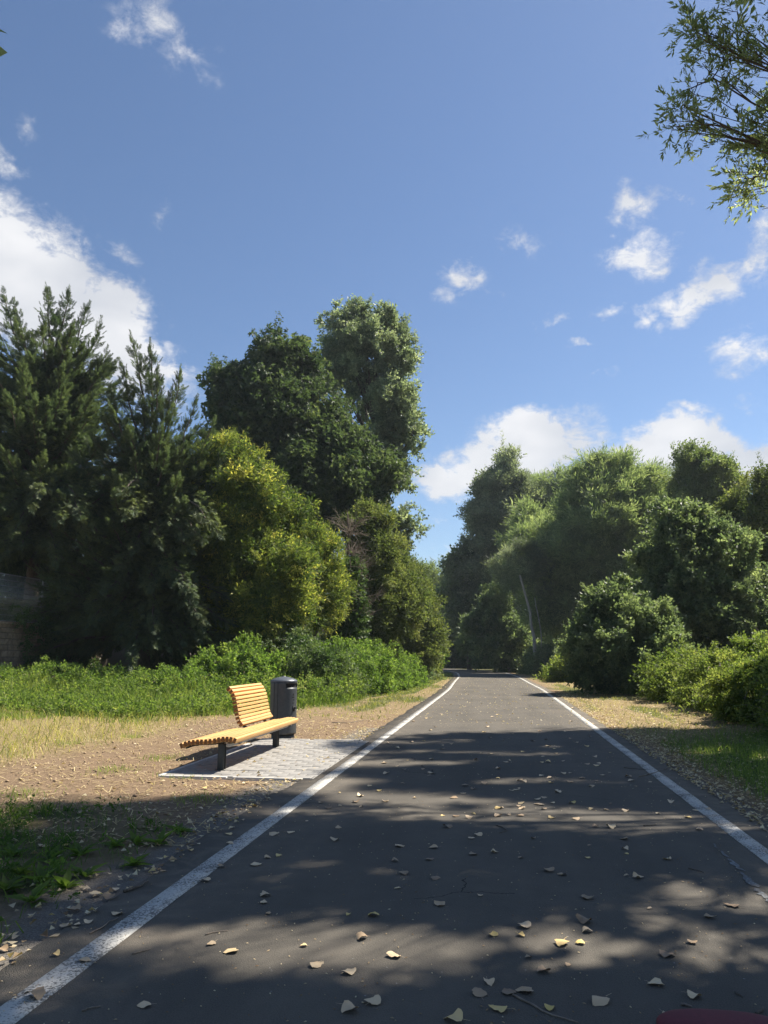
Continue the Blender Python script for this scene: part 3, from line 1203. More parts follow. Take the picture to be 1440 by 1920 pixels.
def foliage(name, key, P_, A_, sc, tint, mat, root, r, roll=None):
    """one part made of thousands of leafy twigs"""
    n_ = len(P_)
    roll = r.uniform(0, 2 * math.pi, n_) if roll is None else roll
    Mx = rot_from(np.asarray(A_), roll)
    rx = np.arctan2(Mx[:, 2, 1], Mx[:, 2, 2])
    ry = np.arcsin(np.clip(-Mx[:, 2, 0], -1, 1))
    rz = np.arctan2(Mx[:, 1, 0], Mx[:, 0, 0])
    me = bpy.data.meshes.new(name)
    me.vertices.add(n_)
    me.vertices.foreach_set('co', np.asarray(P_, dtype=np.float32).ravel())
    for nm, typ, val, f_ in (('rot', 'FLOAT_VECTOR', np.stack([rx, ry, rz], -1), 'vector'), ('sc', 'FLOAT', sc, 'value'), ('itint', 'FLOAT', tint, 'value')):
        a_ = me.attributes.new(nm, typ, 'POINT')
        a_.data.foreach_set(f_, np.asarray(val, dtype=np.float32).ravel())
    me.materials.append(M[mat])
    o_ = bpy.data.objects.new(name, me)
    COL.objects.link(o_)
    if root is not None:
        o_.parent = root
        o_.matrix_parent_inverse = Matrix.Translation(-Vector(root.location))
    g, ident = proto_group(key)
    md = o_.modifiers.new('twigs', 'NODES')
    md.node_group = g
    md[ident] = M[mat]
    o_['kind'] = 'stuff'
    return o_


def crown_points(lobes, n_, clump, r, inner=.2, zmin=None):
    """points on a lumpy shell: lobes carry clumps, clumps carry twigs"""
    lobes = np.asarray(lobes, dtype=float)
    C, Rr = lobes[:, :3], lobes[:, 3:6]
    area = (Rr[:, 0] * Rr[:, 1] + Rr[:, 1] * Rr[:, 2] + Rr[:, 0] * Rr[:, 2])
    CC, CN, CR = [], [], []
    for c_, rr, ar in zip(C, Rr, area):
        k = int(max(5, 4.2 * ar / (clump * clump * 1.6)))
        d = unit(r.normal(size=(k, 3)))
        pos = c_ + d * rr * r.uniform(.72, 1.0, (k, 1))
        keep = np.ones(k, bool)
        for c2, r2 in zip(C, Rr):
            if c2 is c_:
                continue
            q = np.linalg.norm((pos - c2) / r2, axis=1)
            keep &= q > .70
        CC.append(pos[keep])
        CN.append(d[keep])
        CR.append(clump * r.uniform(.55, 1.15, keep.sum()))
    CC, CN, CR = np.vstack(CC), np.vstack(CN), np.concatenate(CR)
    w = CR ** 2 * r.choice([.12, .7, 1.0, 1.3], len(CR), p=[.24, .2, .36, .2])
    ix = r.choice(len(CC), n_, p=w / w.sum())
    d = unit(r.normal(size=(n_, 3)) + CN[ix] * .9 + np.array([0, 0, .35]))
    rad = CR[ix][:, None] * r.uniform(inner, 1, (n_, 1)) ** .5
    P_ = CC[ix] + d * rad * np.array([1, 1, .8])
    ct = r.normal(0, .17, len(CC))[ix]
    ct = ct + .10 * np.sin(P_ @ np.array([1.9, 1.3, 2.3]) / max(clump, .3) * .5)
    if zmin is not None:
        P_[:, 2] = np.maximum(P_[:, 2], zmin + r.uniform(0, .25, n_))
    return P_, d, CN[ix], ct


def branch_points(lobes, n_, r, per=9, up=.6):
    """twigs along branches that fan up and out through each lobe"""
    lobes = np.asarray(lobes, dtype=float)
    ar = lobes[:, 3] * lobes[:, 5] * r.uniform(.45, 1.3, len(lobes))
    ix = r.choice(len(lobes), max(1, n_ // per), p=ar / ar.sum())
    P_, A_, ct = [], [], []
    for q in ix:
        c_, rr = lobes[q, :3], lobes[q, 3:6]
        d = unit(r.normal(size=3) + np.array([0, 0, up]))
        e = c_ + d * rr * (r.uniform(.65, 1.15) if r.uniform() < .8 else r.uniform(1.05, 1.32))
        st_ = c_ + np.array([0, 0, -.55]) * rr * r.uniform(.2, 1.2) + r.normal(0, .18, 3) * rr
        ln = np.linalg.norm(e - st_)
        bend = r.normal(0, .10, 3) * ln
        t_ = r.normal(0, .13)
        for k in range(per):
            u_ = 1 - .72 * r.uniform(0, 1) ** 1.3
            p = st_ * (1 - u_) + e * u_ + bend * math.sin(u_ * math.pi)
            tg = unit(e - st_ + bend * 3 * math.cos(u_ * math.pi))
            sd = unit(np.cross(tg, r.normal(size=3)))
            P_.append(p + sd * ln * (.05 + .24 * (1 - u_)) * r.uniform(.1, 1))
            A_.append(tg * .9 + sd * .7 * (1.15 - u_) + r.normal(0, .2, 3))
            ct.append(t_ + .10 * (u_ - .6))
    return np.array(P_), unit(np.array(A_)), np.array(ct)


def shadow_xy(P_):
    return P_[:, :2] - P_[:, 2:3] * SUN[:2]


def plant(name, label, cat, base, lobes, n_, proto, sc, mat, bark='bark', tr=.18, clump=None, up=.4, out=1.0, droop=0.0, seed=0, tint0=.42,
          group=None, ivy=None, limbs=True, gaps=None, part='crown', zmin=None, lean=None, tintn=.16, br=.85):
    r = np.random.default_rng(seed + 100)
    root = empty(name, (base[0], base[1], 0), label, cat, group)
    lobes = np.asarray(lobes, dtype=float)
    if clump is None:
        clump = float(np.mean(lobes[:, 3:6])) * .42
    P_, d, cn, ct = crown_points(lobes, max(60, int(n_ * (1 - min(br, 1.3) * .72))), clump, r, zmin=zmin)
    if gaps:
        s_ = shadow_xy(P_)
        keep = np.ones(len(P_), bool)
        for (x_, y_, rx_, ry_) in gaps:
            keep &= np.hypot((s_[:, 0] - x_) / rx_, (s_[:, 1] - y_) / ry_) + r.normal(0, .12, len(P_)) > 1
        P_, d, cn, ct = P_[keep], d[keep], cn[keep], ct[keep]
    k = len(P_)
    A_ = unit(d * out + cn * .4 + r.normal(0, .45, (k, 3)) + np.array([0, 0, up - droop]))
    if br > 0:
        Pb, Ab, cb = branch_points(lobes, int(n_ * br), r, up=.4 + up)
        if zmin is not None:
            Pb[:, 2] = np.maximum(Pb[:, 2], zmin + r.uniform(0, .25, len(Pb)))
        if gaps:
            s_ = shadow_xy(Pb)
            kp = np.ones(len(Pb), bool)
            for (x_, y_, rx_, ry_) in gaps:
                kp &= np.hypot((s_[:, 0] - x_) / rx_, (s_[:, 1] - y_) / ry_) > 1
            Pb, Ab, cb = Pb[kp], Ab[kp], cb[kp]
        P_, A_, ct, d = np.vstack([P_, Pb]), np.vstack([A_, Ab]), np.concatenate([ct, cb]), np.vstack([d, Ab])
        k = len(P_)
    # loose shoots that break the outline
    ns = max(8, k // 38)
    ix = r.integers(0, k, ns)
    sh_p, sh_a, sh_s = [], [], []
    for q in ix:
        dr = unit(d[q] + np.array([0, 0, .5 + up]) + r.normal(0, .35, 3))
        ln = clump * r.uniform(.4, 1.7)
        for e in range(5):
            sh_p.append(P_[q] + dr * ln * (e + 1) / 5 + r.normal(0, .03, 3))
            sh_a.append(dr + r.normal(0, .25, 3))
            sh_s.append(sc * (1.0 - .13 * e) * .72)
    if gaps is None:
        P_ = np.vstack([P_, sh_p])
        A_ = np.vstack([A_, unit(np.array(sh_a))])
        tt = np.concatenate([tint0 + ct + r.normal(0, tintn * .5, k), np.repeat(tint0 + ct[ix], 5) + .08])
        ss = np.concatenate([sc * r.uniform(.7, 1.25, k), sh_s])
    else:
        tt, ss = tint0 + ct + r.normal(0, tintn * .5, k), sc * r.uniform(.7, 1.25, k)
    foliage(part, proto, P_, A_, ss * 1.12, tt, mat, root, r)
    # trunk with limbs
    t = MB()
    b0 = np.array([base[0], base[1], -.1])
    cen = lobes[:, :3].mean(0)
    topz = lobes[:, 2].max()
    tp = np.array([cen[0] * .75 + base[0] * .25, cen[1] * .75 + base[1] * .25, topz])
    if lean is not None:
        tp = np.asarray(lean, dtype=float)
    s_ = np.linspace(0, 1, 9)[:, None]
    trunk = b0 * (1 - s_) + tp * s_
    wob = np.cumsum(r.normal(0, .035, (9, 3)), 0) * np.linalg.norm(tp - b0) * .12
    wob[:, 2] = 0
    trunk += wob * s_
    t.tube(trunk, tr * (1.25 - 1.05 * s_[:, 0]) + .012, 9)
    if limbs:
        for L_ in lobes:
            c_ = L_[:3]
            h = np.clip((c_[2] - b0[2]) / (tp[2] - b0[2] + 1e-6) * .72, .12, .85)
            k_ = h * 8
            i0 = int(k_)
            st_ = trunk[i0] + (trunk[min(i0 + 1, 8)] - trunk[i0]) * (k_ - i0)
            for e in range(3):
                tgt = c_ + unit(r.normal(size=3)) * L_[3:6] * (.0 if e == 0 else .75)
                s2 = np.linspace(0, 1, 6)[:, None]
                pth = st_ * (1 - s2) + tgt * s2 + np.array([0, 0, 1]) * np.sin(s2 * math.pi) * .12 * np.linalg.norm(tgt - st_) * r.uniform(-.3, 1)
                pth += r.normal(0, .03, pth.shape) * np.linalg.norm(tgt - st_) * .4 * s2
                r0 = tr * (.55 if e == 0 else .3) * (1.1 - h)
                t.tube(pth, r0 * (1 - .8 * s2[:, 0]) + .008, 6, cap=False)
    t.build('trunk', M[bark], root, smooth=True)
    return root


def PX(Y, *ls):
    """lobes given as (px, py, radius x, radius y in pixels, depth offset in metres) at distance Y"""
    o_ = []
    for (x, y, rx, ry, dy) in ls:
        c_ = at(x, y, Y + dy)
        k = (Y + dy) / F_PX * 1.02
        o_.append((*c_, rx * k, (rx + ry) * .5 * k, ry * k))
    return o_


def base_at(px, Y):
    c_ = at(px, 1240, Y)
    return (c_[0], Y)


# ------------------------------------------------------------------ trees along the left
def yew(name, label, base, tips, fill, seed, H, spread, zlow=.25, low_tips=()):
    r = np.random.default_rng(seed)
    root = empty(name, (base[0], base[1], 0), label, 'conifer')
    t = MB()
    b0 = np.array([base[0], base[1], -.1])
    tp = np.array([base[0], base[1], H * .93])
    s_ = np.linspace(0, 1, 8)[:, None]
    t.tube(b0 * (1 - s_) + tp * s_ + r.normal(0, .08, (8, 3)) * s_, .32 * (1.1 - s_[:, 0]) + .02, 9)
    limbs = []
    for e in tips:
        e = np.asarray(e, dtype=float)
        hor = np.linalg.norm(e[:2] - b0[:2])
        st_ = np.array([base[0], base[1], max(.6, e[2] - hor * 1.15 - 2.2)])
        limbs.append((st_, e, 1.0, False))
    for e in low_tips:
        for k in range(4):
            e2 = np.asarray(e, dtype=float) + r.normal(0, .35, 3) * (k > 0)
            hor = np.linalg.norm(e2[:2] - b0[:2])
            st_ = np.array([base[0], base[1], min(H * .8, e2[2] + hor * r.uniform(.05, .35))])
            limbs.append((st_, e2, .9, True))
    for q in range(fill):
        h0 = H * r.uniform(zlow * .3, .82)
        az = r.uniform(0, 2 * math.pi)
        f_ = h0 / H
        ln = spread * (1 - f_ ** 1.6) * r.uniform(.65, 1.1) + .8
        rise = ln * (1.25 * f_ * f_ - .08 + r.uniform(-.2, .2))
        e = b0 + np.array([math.cos(az) * ln, math.sin(az) * ln, h0 + rise])
        e[2] = max(e[2], .7)
        limbs.append((b0 + np.array([0, 0, h0]), e, .8, f_ < .35))
    PP, AA, SS, TT = [], [], [], []
    for st_, e, k, low in limbs:
        ln = np.linalg.norm(e - st_)
        m_ = 14
        s2 = np.linspace(0, 1, m_)[:, None]
        bow = np.array([0, 0, 1.0]) * (-np.sin(s2 * math.pi) * .12 * ln if not low else np.sin(s2 * math.pi) * .14 * ln)
        pth = st_ * (1 - s2) + e * s2 + bow + r.normal(0, .02, (m_, 3)) * ln * .3
        t.tube(pth, .07 * (1 - .9 * s2[:, 0]) + .008, 5, cap=False)
        tg = unit(np.gradient(pth, axis=0))
        ns = int(26 + 22 * ln)
        u_ = r.uniform(.12, 1, ns) ** .75
        ii = np.clip((u_ * (m_ - 1)).astype(int), 0, m_ - 2)
        fr = (u_ * (m_ - 1) - ii)[:, None]
        pos = pth[ii] * (1 - fr) + pth[ii + 1] * fr
        tt = tg[ii]
        width = (.85 * (1 - u_) ** .6 + .10)
        sid = unit(np.cross(tt, r.normal(size=(ns, 3))))
        pos = pos + sid * (width * r.uniform(0, .75, ns))[:, None]
        ax = unit(tt * .9 + sid * (.9 * (1 - u_) + .25)[:, None] + np.array([0, 0, -.6 if low else -.32]) * (1 - u_[:, None]) + r.normal(0, .2, (ns, 3)))
        PP.append(pos)
        AA.append(ax)
        SS.append((.30 + .40 * (1 - u_)) * r.uniform(.65, 1.2, ns))
        TT.append(np.full(ns, .30 + (.22 if low else 0)) + r.normal(0, .10) + r.normal(0, .09, ns) + .18 * u_)
        # the leading shoot
        PP.append(pth[-3:])
        AA.append(tg[-3:])
        SS.append(np.array([.6, .55, .5]))
        TT.append(np.full(3, .5))
    PP = np.vstack(PP)
    foliage('crown', 'spray', PP, np.vstack(AA), np.concatenate(SS), np.concatenate(TT), 'yew', root, r, roll=r.normal(0, .6, len(PP)))
    t.build('trunk', M['bark'], root, smooth=True)
    return root


yew('yew_tree', 'tallest dark conifer with feathery upright shoots behind the stone wall', (-18.6, 29.0),
    [at(x, y, 29) for x, y in [(-60, 560), (8, 552), (30, 575), (88, 548), (130, 553), (162, 580), (186, 612), (60, 640), (196, 668), (-30, 640), (110, 640), (150, 690)]],
    150, 21, 16.0, 5.2, 1.05,
    [at(x, y, 24.8) for x, y in [(10, 960), (60, 950), (120, 965), (160, 1000), (40, 1020), (95, 1035), (5, 1040)]])
yew('yew_tree', 'dark conifer with slanting branch tips, right beside the tallest conifer', (-13.5, 28.5),
    [at(x, y, 27.5) for x, y in [(250, 640), (284, 655), (296, 706), (230, 690), (338, 705), (318, 745), (362, 762), (270, 770), (395, 800), (420, 850), (345, 850), (210, 740)]],
    150, 22, 11.2, 4.2, .5,
    [at(x, y, 25.2) for x, y in [(250, 960), (300, 1020), (345, 1080), (368, 1150), (280, 1100), (225, 1060), (340, 1195), (190, 1130), (300, 1190), (240, 1180), (380, 1010), (180, 1170)]])

plant('ash_tree', 'yellowing bright green tree leaning out beside the dark conifers', 'tree', base_at(450, 29.5),
      PX(29, (425, 880, 55, 55, 0), (470, 935, 70, 60, -.6), (395, 960, 60, 60, .6), (520, 985, 60, 65, 0), (430, 1020, 85, 65, -.8), (500, 1065, 80, 65, -1.0), (400, 1100, 75, 60, -.4), (500, 1140, 85, 60, -.8), (545, 1090, 45, 60, .2)),
      6200, 'frond', .50, 'yellowgreen', tr=.16, clump=.6, up=.1, seed=1, tint0=.34, tintn=.5)
plant('ash_tree', 'small yellow-green tree between the yellowing tree and the bare-twigged tree', 'tree', base_at(590, 31),
      PX(30.5, (595, 1035, 42, 42, 0), (575, 1080, 42, 50, -.4), (610, 1110, 40, 60, .2)), 1500, 'frond', .45, 'yellowgreen', tr=.1, clump=.5, seed=2, tint0=.48, tintn=.5)
plant('chestnut_tree', 'broad dark green chestnut standing left of the tall poplar', 'tree', base_at(580, 40),
      PX(40, (515, 690, 50, 48, 0), (450, 735, 52, 40, 0), (555, 700, 42, 46, .6), (500, 765, 85, 65, -.4), (565, 790, 72, 64, .2), (625, 865, 62, 66, 0), (540, 860, 95, 75, -1), (620, 930, 85, 65, -1), (545, 965, 75, 60, -.3), (690, 905, 42, 55, 0), (465, 820, 60, 55, 0), (430, 775, 40, 40, .3)),
      6200, 'palm', .66, 'chestnut', tr=.35, clump=1.0, up=.1, seed=3, tint0=.42)
plant('poplar_tree', 'tall grey-green poplar rising highest above the other trees', 'tree', base_at(690, 47),
      PX(46.5, (640, 622, 44, 42, 0), (668, 600, 30, 34, .4), (724, 618, 38, 38, .4), (690, 660, 62, 52, -.4), (748, 680, 34, 48, 0), (738, 760, 46, 52, -.6), (680, 740, 36, 50, .9), (765, 812, 32, 44, 0), (715, 835, 48, 48, 0), (628, 690, 38, 60, .8), (742, 895, 32, 34, 0), (690, 900, 40, 50, .5), (700, 980, 34, 40, .4), (755, 985, 26, 30, -.3), (730, 1030, 34, 34, 0)),
      4600, 'broad', .50, 'poplar', tr=.42, clump=.62, br=1.2, seed=4, tint0=.46, tintn=.35)


# bare-twigged, ivy-clad tree
def ivy_tree():
    r = np.random.default_rng(8)
    Y = 33.0
    bx, by = base_at(665, Y)
    root = empty('ivy_clad_tree', (bx, by, 0), 'half-dead tree with bare twigs on top and ivy up its trunk', 'tree')
    t = MB()
    tp = at(652, 960, Y)
    s_ = np.linspace(0, 1, 9)[:, None]
    tk = np.array([bx, by, -.1]) * (1 - s_) + tp * s_ + r.normal(0, .05, (9, 3))
    t.tube(tk, .15 * (1 - s_[:, 0]) + .02, 8)
    t.build('trunk', M['bark'], root, smooth=True)
    w = MB()
    for q in range(110):
        h = r.uniform(.35, 1)
        st_ = tk[min(int(h * 8), 8)]
        az = r.uniform(0, 2 * math.pi)
        ln = r.uniform(.8, 2.2) * (1.25 - .6 * h)
        e = st_ + np.array([math.cos(az) * ln * .75, math.sin(az) * ln * .75, ln * r.uniform(.0, 1.0)])
        s2 = np.linspace(0, 1, 5)[:, None]
        pth = st_ * (1 - s2) + e * s2 + r.normal(0, .05, (5, 3)) * s2
        w.tube(pth, .016 * (1 - .7 * s2[:, 0]), 4, cap=False)
        for k in range(7):
            u_ = r.uniform(.3, 1)
            p0 = pth[min(int(u_ * 4), 4)]
            e2 = p0 + unit(e - st_ + r.normal(0, .8, 3) * ln) * r.uniform(.2, .6)
            w.tube(np.array([p0, (p0 + e2) / 2 + r.normal(0, .03, 3), e2]), np.array([.009, .007, .004]), 3, cap=False)
    w.build('bare_twigs', M['twig'], root)['kind'] = 'stuff'
    n_ = 900
    h = r.uniform(.02, .72, n_)
    ii = np.clip((h * 8).astype(int), 0, 7)
    p = tk[ii] + (tk[ii + 1] - tk[ii]) * (h * 8 - ii)[:, None]
    d = unit(r.normal(size=(n_, 3)) * np.array([1, 1, .3]))
    p = p + d * (r.uniform(.15, .75, n_) * (1 - .4 * h))[:, None]
    foliage('ivy', 'ivy', p, unit(d + np.array([0, 0, -.2])), .45 * r.uniform(.7, 1.2, n_), .4 + r.normal(0, .15, n_), 'ivy', root, r)


ivy_tree()
plant('hawthorn_tree', 'olive-green thorn tree right of the bare-twigged tree', 'tree', base_at(705, 36),
      PX(36, (690, 1000, 38, 45, 0), (715, 1060, 45, 55, -.3), (690, 1110, 55, 60, -.5), (735, 1130, 50, 60, 0), (690, 1180, 60, 50, -.6)),
      3600, 'small', .55, 'olive', tr=.14, clump=.6, seed=5, tint0=.42, tintn=.3)
plant('hawthorn_tree', 'rounded olive bush tree at the path edge before the bend', 'tree', base_at(775, 44),
      PX(44, (755, 1100, 36, 42, 0), (780, 1150, 40, 48, -.5), (745, 1170, 40, 50, .3), (792, 1205, 28, 40, -.3), (760, 1225, 40, 30, -.8)),
      3000, 'small', .62, 'olive', tr=.14, clump=.65, seed=6, tint0=.40, tintn=.25, zmin=.1)
plant('hawthorn_bush', 'dense green bush where the path turns out of sight', 'bush', base_at(795, 54),
      PX(54, (800, 1215, 20, 34, 0), (780, 1235, 26, 20, -.5), (808, 1240, 14, 16, -.8)), 1300, 'small', .6, 'bramble', tr=.08, clump=.55, seed=7, tint0=.35, zmin=.1)
plant('willow_tree', 'pale feathery willow seen in the gap beyond the bend', 'tree', (-9.5, 99),
      PX(98, (812, 1098, 42, 34, 0), (770, 1100, 34, 34, 1), (850, 1128, 28, 32, 0), (790, 1150, 45, 40, -1), (835, 1170, 40, 40, 0)), 3000, 'willow', 1.05, 'palewillow', tr=.3, clump=1.5, seed=8, tint0=.5, up=.5)
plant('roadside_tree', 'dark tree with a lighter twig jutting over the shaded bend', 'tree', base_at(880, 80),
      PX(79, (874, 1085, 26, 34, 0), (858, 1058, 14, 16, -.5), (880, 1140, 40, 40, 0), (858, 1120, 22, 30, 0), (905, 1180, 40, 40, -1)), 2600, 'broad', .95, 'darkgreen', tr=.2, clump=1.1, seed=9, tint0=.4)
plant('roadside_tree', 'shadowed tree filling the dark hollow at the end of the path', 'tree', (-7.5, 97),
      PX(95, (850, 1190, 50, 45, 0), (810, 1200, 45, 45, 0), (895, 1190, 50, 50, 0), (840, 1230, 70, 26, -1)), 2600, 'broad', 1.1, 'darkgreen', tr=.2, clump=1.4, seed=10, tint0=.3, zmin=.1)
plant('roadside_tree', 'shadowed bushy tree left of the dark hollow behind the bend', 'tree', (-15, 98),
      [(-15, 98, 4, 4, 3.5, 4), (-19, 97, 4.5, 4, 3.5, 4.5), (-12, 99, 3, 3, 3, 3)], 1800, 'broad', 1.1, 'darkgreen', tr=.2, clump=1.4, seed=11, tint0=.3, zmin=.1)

# ------------------------------------------------------------------ trees along the right
plant('aspen_tree', 'silvery grey aspen with upswept tip, nearest the bend on the right', 'tree', base_at(955, 78),
      PX(78, (945, 888, 24, 34, 0), (925, 935, 34, 42, 0), (968, 935, 30, 42, .5), (905, 995, 34, 44, 0), (950, 1000, 46, 48, -.8), (915, 1055, 44, 46, 0), (970, 1060, 38, 46, .4), (905, 1110, 36, 38, 0), (950, 1120, 40, 40, 0)),
      5600, 'small', 1.0, 'silver', tr=.25, clump=1.3, up=.8, seed=12, tint0=.42, tintn=.3)
plant('willow_tree', 'rounded green willow between the silvery aspen and the highest willow', 'tree', base_at(1030, 82),
      PX(81, (1040, 928, 44, 36, 0), (1005, 955, 34, 44, 0), (1072, 965, 46, 46, .5), (1030, 1020, 58, 55, -1), (1010, 1085, 46, 50, 0), (1070, 1090, 50, 55, 0)),
      4400, 'willow', 1.15, 'willow', tr=.3, clump=1.5, seed=13, tint0=.40, up=.6)
plant('willow_tree', 'broadest bright willow with a domed top behind the dark shrub', 'tree', base_at(1150, 63),
      PX(62, (1140, 900, 52, 38, 0), (1098, 945, 46, 46, -.3), (1185, 935, 48, 44, .4), (1135, 985, 75, 62, -1.2), (1075, 1040, 52, 55, -.6), (1155, 1060, 75, 60, -1.4), (1212, 1000, 46, 56, 0), (1085, 1110, 46, 50, -.5), (1180, 1110, 60, 50, -.8), (1022, 1045, 48, 52, 2), (1035, 1150, 46, 45, 1), (990, 1000, 30, 45, 6)),
      8000, 'willow', .95, 'willow', tr=.34, clump=1.15, seed=14, tint0=.46, up=.6, tintn=.3)
plant('willow_tree', 'shadowy willow between the broadest willow and the open-crowned tree', 'tree', base_at(1250, 66),
      PX(65, (1245, 945, 42, 38, 0), (1265, 1005, 46, 50, 0), (1230, 1060, 46, 50, 0)), 2200, 'willow', .95, 'silver', tr=.25, clump=1.1, seed=15, tint0=.36, up=.5)
plant('alder_tree', 'open-crowned airy tree standing out against the clouds', 'tree', base_at(1330, 57),
      PX(56, (1310, 872, 34, 30, 0), (1278, 905, 28, 26, .4), (1350, 895, 32, 26, -.4), (1315, 925, 45, 32, 0), (1375, 920, 28, 30, .5), (1340, 965, 55, 36, 0), (1290, 965, 40, 34, 0)), 2300, 'small', .72, 'palewillow', tr=.26, clump=.8, seed=16, tint0=.38, tintn=.3, bark='bark_pale')
plant('maple_tree', 'olive-green tree filling the edge of the view behind the brambles', 'tree', base_at(1440, 43),
      PX(42, (1432, 925, 34, 36, 0), (1395, 985, 46, 46, 0), (1440, 1010, 56, 60, .5), (1405, 1060, 50, 55, -.6), (1455, 1090, 56, 60, 0), (1380, 1110, 40, 45, .2)), 3800, 'small', .62, 'olive', tr=.22, clump=.8, seed=17, tint0=.38, tintn=.3)
plant('hornbeam_tree', 'dark glossy-leaved tree behind the brambles and beside the dark shrub', 'tree', base_at(1310, 36),
      PX(35, (1285, 1000, 50, 48, 0), (1335, 1045, 62, 55, -.3), (1250, 1060, 48, 52, .2), (1300, 1095, 80, 58, -.8), (1385, 1110, 55, 55, 0), (1340, 1155, 90, 50, -1), (1250, 1140, 55, 50, 0), (1420, 1160, 45, 50, -.5)),
      5600, 'broad', .50, 'darkgreen', tr=.2, clump=.7, up=-.1, droop=.1, seed=18, tint0=.40, tintn=.3, zmin=.2, br=1.25)
plant('hornbeam_bush', 'big dark rounded shrub at the verge before the brambles', 'bush', base_at(1165, 32),
      PX(31, (1145, 1140, 40, 34, 0), (1190, 1172, 56, 40, -.3), (1118, 1190, 44, 40, 0), (1170, 1205, 85, 46, -.8), (1105, 1225, 36, 36, 0), (1235, 1190, 46, 46, -.2), (1125, 1258, 48, 34, -.3), (1195, 1262, 60, 34, -.6), (1250, 1235, 42, 42, 0), (1085, 1215, 24, 26, .3), (1165, 1108, 18, 18, .2)),
      4200, 'broad', .40, 'darkgreen', tr=.07, clump=.42, up=.15, seed=19, tint0=.42, tintn=.3, zmin=.15, br=1.3)


def leaning_trunks():
    r = np.random.default_rng(12)
    Y = 60
    bx, by = base_at(1008, Y)
    root = empty('leaning_tree', (bx, by, 0), 'pale bare trunks leaning left out of the undergrowth', 'tree')
    for (x0, x1, yt, rad, nm) in ((1006, 975, 1078, .13, 'trunk'), (1012, 1002, 1120, .05, 'trunk')):
        a_ = at(x0, 1240, Y)
        a_[2] = -.1
        e = at(x1, yt, Y - .3)
        s2 = np.linspace(0, 1, 9)[:, None]
        pth = a_ * (1 - s2) + e * s2 + np.array([-1, 0, 0]) * np.sin(s2 * math.pi) * -.25 + r.normal(0, .03, (9, 3))
        t = MB()
        t.tube(pth, rad * (1.15 - .55 * s2[:, 0]), 8)
        t.build(nm, M['bark_pale'], root, smooth=True)
    lob = PX(Y, (980, 1055, 26, 30, .6), (950, 1070, 22, 26, .8), (1005, 1075, 26, 30, 1.0))
    P_, d, cn, ct = crown_points(lob, 520, .7, r)
    foliage('crown', 'willow', P_, unit(d + r.normal(0, .5, d.shape) + np.array([0, 0, .4])), .8 * r.uniform(.7, 1.2, len(P_)), .30 + ct, 'silver', root, r)


leaning_trunks()
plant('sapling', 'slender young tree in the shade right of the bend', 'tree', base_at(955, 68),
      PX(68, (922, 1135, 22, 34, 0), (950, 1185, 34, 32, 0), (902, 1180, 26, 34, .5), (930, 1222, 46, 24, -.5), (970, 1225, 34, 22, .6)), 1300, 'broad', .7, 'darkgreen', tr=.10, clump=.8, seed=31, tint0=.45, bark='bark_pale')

# ------------------------------------------------------------------ trees beside the camera that shade the foreground
GAPS = [(-.6, 4.15, 1.5, .5), (.8, 4.3, 1.0, .42), (1.4, 5.3, .55, .3), (-.5, 7.3, 1.4, .38), (-1.1, 8.5, 1.5, .55), (-1.6, 10.9, 1.4, .6), (.5, 9.7, 1.1, .35), (.5, 12.2, 1.4, .40),
        (-3.4, 4.0, .8, .3), (-3.6, 11.4, 1.7, 2.6), (-4.6, 8.9, 2.6, 1.35), (3.4, 12.5, .9, .9), (-2.6, 3.6, .8, .25), (1.2, 3.35, .5, .16), (-4.9, 6.95, .8, .35), (1.6, 10.9, .7, .3), (-.3, 11.2, .6, .25)]
_g = random.Random(9)
for _q in range(26):
    GAPS.append((_g.uniform(-2.2, 2.4), _g.uniform(7.0, 13.4), _g.uniform(.45, 1.2), _g.uniform(.18, .42)))
VIS = PX(11.6, (1330, 150, 80, 60, 0), (1400, 60, 100, 70, .4), (1310, 45, 50, 45, -.5), (1290, 215, 50, 30, -.3), (1420, 230, 75, 55, 0), (1430, 335, 60, 50, .2))
willow_lobes = VIS + [(6.2, 12.0, 10.8, 1.5, 1.8, 1.7), (4.9, 11.4, 14.2, 1.5, 1.7, 1.3), (7.0, 11.0, 9.2, 1.9, 2.2, 1.9), (7.2, 12.6, 11.8, 2.0, 2.2, 1.8),
                      (7.6, 9.6, 7.8, 1.8, 2.0, 1.8), (6.0, 10.0, 13.0, 1.8, 1.8, 1.4), (9.2, 11.6, 9.4, 1.9, 2.2, 2.0), (5.4, 9.2, 9.4, 1.3, 1.4, 1.4), (6.0, 8.0, 9.0, 1.4, 1.6, 1.4)]


def keep_out(lobes):
    return lobes


